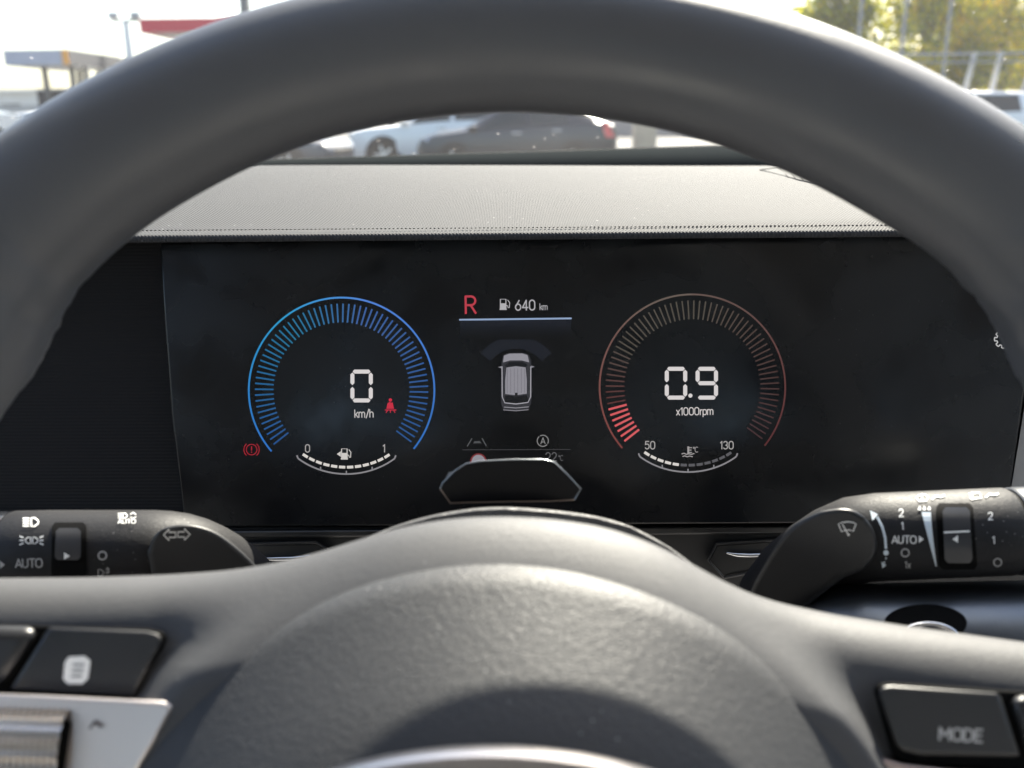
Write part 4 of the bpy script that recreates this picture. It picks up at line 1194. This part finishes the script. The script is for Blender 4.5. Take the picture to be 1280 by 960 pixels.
# facet plate with the arrows
fq = [(186, 700), (187, 684), (193, 670), (206, 660), (226, 655.5), (247, 657), (272, 666), (300, 687), (324, 712), (338, 740), (305, 765), (210, 765)]
fq = smoothpoly(fq)
fp = lambda off: (lambda x, y: at_y(x, y, YS - rL * .93 - off + max(0, x - 200) * .00006) - ls.location)
plate = prism('end_plate', [fp(.0012)(*p) for p in fq], [fp(-.008)(*p) for p in fq], mat('plate_plastic', (.016, .017, .019), .42, bump=('noise', 1600, .15, .0003)), ls, .0014, 3)
def arrow(cx, cy, sg, s=1.0):
    pts = [(cx - sg * 8 * s, cy), (cx - sg * 1 * s, cy - 7 * s), (cx - sg * 1 * s, cy - 3.2 * s), (cx + sg * 7 * s, cy - 3.2 * s), (cx + sg * 7 * s, cy + 3.2 * s), (cx - sg * 1 * s, cy + 3.2 * s), (cx - sg * 1 * s, cy + 7 * s)]
    return stroke(pts, 1.6, True)
draw('indicator_arrows', arrow(212.5, 668.5, 1) + arrow(229.5, 668, -1), fp(.00145), WHITEINK, plate)
# window with the thumb wheel
fmL = lambda l: cyl_map(A, B, rL, l)
patch('switch_slot', fmL, 65, 108, 64, 108, 653, 722, .0003, GAP, ls, ls.location, .003, 14, 4)
kn = patch('thumb_switch', fmL, 70, 101, 68, 101, 660, 700, .0018, mat('switch_gloss', (.05, .05, .053), .25), ls, ls.location, .004, 10, 4)
draw('switch_mark', [[(80, 690.5), (87.5, 695), (80, 699.5)]], lambda x, y: cyl_map(A, B, rL, .0022)(x, y) - ls.location, WHITEINK, kn)
def lamp(cx, cy, s, fill):
    P = [(cx + 1 * s, cy - 5 * s), (cx + 5 * s, cy - 5 * s), (cx + 9 * s, cy - 2 * s), (cx + 9.5 * s, cy), (cx + 9 * s, cy + 2 * s), (cx + 5 * s, cy + 5 * s), (cx + 1 * s, cy + 5 * s)]
    return stroke(P, 1.5 * s, True)
ic = lamp(38, 652.5, 1.05, 1)
for k in range(4): ic += stroke([(28.5, 647.8 + k * 3.2), (36.5, 647.8 + k * 3.2)], 1.3)
draw('headlamp_icon', ic, mp, WHITEINK, barrel)
ic = lamp(40, 675.5, .78, 1) + [[(79 - x, y) for x, y in q] for q in lamp(40, 675.5, .78, 1)]
for dy in (-1, 0, 1):
    ic += stroke([(49.5, 675.5 + dy * 3.4), (54.5, 675.5 + dy * 5.4)], 1.5) + stroke([(29.5, 675.5 + dy * 3.4), (24.5, 675.5 + dy * 5.4)], 1.5)
draw('side_lamp_icon', ic, mp, WHITEINK, barrel)
draw('auto_letters', text_polys('AUTO', 36, 704, 10.5, -1, 1.02, .006), mp, GREYINK, barrel)
draw('off_mark', stroke(arc(128, 694.5, 5.0, 0, 345, 23), 1.9, True), mp, GREYINK, barrel)
ic = lamp(122, 716, .8, 1) + stroke([(132, 712), (137, 711)], 1.3) + stroke([(132, 716), (137, 715)], 1.3) + stroke([(134, 709), (135.5, 713), (134, 717)], 1.2)
draw('fog_lamp_icon', ic, mp, GREYINK, barrel)
ic = lamp(153, 644.5, .62, 1) + stroke([(147.5, 642), (153, 642)], .8) + stroke([(147.5, 644.6), (153, 644.6)], .8) + stroke([(147.5, 647.2), (153, 647.2)], .8) + stroke([(163, 643), (166.5, 640.6), (170, 643)], .8) + stroke([(163, 645.8), (166.5, 648.2), (170, 645.8)], .8)
draw('auto_beam_icon', ic + text_polys('AUTO', 158.5, 651.6, 5.0, 0, 1.4), mp, WHITEINK, barrel)
draw('knob_mark', [[(0, 701), (6, 706), (0, 711)]], lambda x, y: cyl_map(A, B, rL, .0002)(x, y) - ls.location, GREYINK, barrel)

# right stalk
rs = empty('wiper_stalk', at_y(1180, 670, YS)); tag(rs, 'black windscreen wiper stalk right of the wheel hub', 'stalk')
def Q_(px, py, Yd): return at_y(px, py, Yd) - rs.location
rR = pr(56.5, YS) * .985
A2 = at_y(1100, 671, YS); B2 = at_y(1262, 664, YS)
def cyp(x): return 671 - (x - 1100) * 7 / 162
secs = [(Q_(1258, cyp(1258), YS), rR * .985), (Q_(1256, cyp(1256), YS), rR)] + [(Q_(x, cyp(x), YS), rR) for x in (1220, 1180, 1140, 1100)]
secs += [(Q_(1072, 674, YS + .003), rR), (Q_(1045, 683, YS + .008), rR * .97), (Q_(1018, 698, YS + .015), rR * .95), (Q_(990, 718, YS + .024), rR * .93), (Q_(966, 745, YS + .034), rR * .9), (Q_(948, 780, YS + .046), rR * .88)]
barrel2 = loft('barrel', secs, STALKP, rs)
loft('end_knob', [(Q_(1264, cyp(1264), YS), rR * .96), (Q_(1267, cyp(1267), YS), rR), (Q_(1420, cyp(1420), YS), rR)], mat('knob_slate', (.05, .055, .065), .35), rs)
loft('knob_ring', [(Q_(1257, cyp(1257), YS), rR * .93), (Q_(1266, cyp(1266), YS), rR * .93)], GAP, rs)
cm2 = cyl_map(A2, B2, rR)
mp2 = lambda x, y: cm2(x, y) - rs.location
fq = [(1054, 635.5), (1070, 639), (1084, 650), (1093, 665), (1096, 683), (1090, 700), (1075, 714), (1054, 723), (1025, 745), (1000, 764), (950, 770), (934, 752), (955, 706), (985, 662), (1018, 642), (1036, 637)]
fq = smoothpoly(fq)
fp2 = lambda off: (lambda x, y: at_y(x, y, YS - rR * .93 - off + max(0, 1080 - x) * .00006) - rs.location)
plate2 = prism('end_plate', [fp2(.0012)(*p) for p in fq], [fp2(-.008)(*p) for p in fq], MATS['plate_plastic'], rs, .0014, 3)
ic = stroke([(1048, 655), (1053, 653), (1060, 652.2), (1066, 653), (1070, 654.8), (1066.5, 664), (1062, 662.5), (1057, 662.7), (1052, 664.5)], 1.3, True) + stroke([(1060.5, 668.5), (1053, 655.5)], 1.4) + disc(1060.6, 668.5, 1.6, 10)
draw('wiper_icon', ic, fp2(.00145), WHITEINK, plate2)
ic = stroke(arc(1040, 690, 68, -1, 41, 14), 1) and stroke([(1107.5, 686), (1106.5, 672), (1103, 659), (1096.5, 646)], 3.0) + [[(1087.5, 638), (1097.5, 643), (1090.5, 650.5)]] + disc(1107.5, 691, 3.4, 14)
ic += stroke([(1107.6, 697), (1107.3, 699)], 1.6) + stroke([(1106, 702), (1103.5, 706)], 1.6) + [[(1101.5, 702), (1108, 706.5), (1103, 710.5)]]
draw('speed_arrow', ic, mp2, mat('blue_white_ink', (.6, .68, .74), .6), barrel2)
draw('scale_letters', text_polys('2', 1126.5, 641, 9.2, -2, 1, .006) + text_polys('1', 1128, 657.5, 8.6, -2, 1, .006) + text_polys('AUTO', 1130, 674.5, 9.2, 0, 1.05, .004) + [[(1148.5, 669.5), (1154.5, 674), (1148.5, 678.5)]], mp2, WHITEINK, barrel2)
draw('off_mark', stroke(arc(1131.5, 691, 4.8, 0, 345, 23), 1.6, True), mp2, GREYINK, barrel2)
draw('once_letters', text_polys('1x', 1134.5, 706, 8, 2, 1, .006), mp2, GREYINK, barrel2)
ic = []
for k in range(12):
    f0, f1 = k / 12, (k + 1) / 12
    wl_ = lambda f: 1152 + 17.5 * f ** 1.05; wr_ = lambda f: 1163.5 + 7.5 * f ** 1.3
    y0, y1 = 640 + 68 * f0, 640 + 68 * f1
    ic.append([(wl_(f0), y0), (wr_(f0), y0), (wr_(f1), y1), (wl_(f1), y1)])
draw('sensitivity_wedge', ic, mp2, MATS['blue_white_ink'], barrel2)
dd = []
for k in range(3): dd += [[(1147 + k * 6, 637), (1149.5 + k * 6, 632), (1151.5 + k * 6, 635.5), (1150.5 + k * 6, 638)]]
ic = dd + stroke([(1145, 622), (1149, 619), (1157, 618.6), (1160.5, 621), (1158, 626), (1149, 626.4)], 1.4, True) + stroke([(1152.5, 627), (1152.5, 617)], 1.0) + stroke([(1165, 624), (1170, 620), (1176, 621), (1181, 619)], 2.2)
ic += stroke([(1211, 617), (1224, 616), (1227, 622), (1214, 624)], 1.4, True) + stroke([(1216, 625), (1215, 615)], 1.0) + stroke([(1232, 621.5), (1237, 617.5), (1243, 618.5), (1248, 617)], 2.2)
draw('wash_icons', ic, mp2, WHITEINK, barrel2)
fmR = lambda l: cyl_map(A2, B2, rR, l)
patch('switch_slot', fmR, 1170, 1216, 1174, 1222, 629, 712, .0003, GAP, rs, rs.location, .003, 16, 4)
kn = patch('thumb_switch', fmR, 1178, 1212, 1181, 1216, 634, 704, .0016, MATS['switch_gloss'], rs, rs.location, .004, 14, 4)
draw('switch_mark', [[(1197.5, 669), (1197.5, 678.5), (1190.5, 674)]] + stroke([(1180, 665.5), (1212, 664)], 2.2), lambda x, y: cyl_map(A2, B2, rR, .0020)(x, y) - rs.location, WHITEINK, kn)
draw('rear_scale', text_polys('2', 1238, 645, 9, -2, 1, .006) + text_polys('1', 1242, 675, 8.6, -2, 1, .006), mp2, WHITEINK, barrel2)
draw('off_mark', stroke(arc(1247, 703, 4.8, 0, 345, 23), 1.6, True), mp2, GREYINK, barrel2)

# --- column gear selector below the wiper stalk
YG = 0.222
gs = empty('gear_selector', at_y(1150, 800, YG)); tag(gs, 'brushed metal gear selector lever below the wiper stalk', 'gear selector')
def G_(px, py, Yd): return at_y(px, py, Yd) - gs.location
rG = pr(86, YG)
secs = []
for k in range(13):
    a = R(90 * k / 12)
    secs.append((G_(1080 - 105 * math.cos(a), 812, YG), max(.0005, rG * math.sin(a))))
secs += [(G_(x, 812 - (x - 1080) * .02, YG), rG) for x in (1140, 1200, 1300, 1420)]
lev = loft('lever', secs, BRUSHED, gs, 48)
A3, B3 = at_y(1080, 812, YG), at_y(1300, 807.6, YG)
def gmap(l): return lambda x, y: cyl_map(A3, B3, rG, l)(x, y) - gs.location
ov = arc(1157, 779, 52, 0, 351, 39, 24)
cup = prism('button_cup', [gmap(.0005)(*p) for p in ov], [gmap(-.004)(*p) for p in ov], GAP, gs, .0003)
ring = [gmap(.0016)(*p) for p in arc(1160, 806, 40, 0, 350, 35, 26)]
tube('button_ring', ring, .0009, CHROME, gs, 10, True)
prism('park_button', [gmap(.0014)(*p) for p in arc(1160, 806, 37, 0, 350, 35, 23.5)], [gmap(-.002)(*p) for p in arc(1160, 806, 37, 0, 350, 35, 23.5)], DARKGLOSS, gs, .0005)
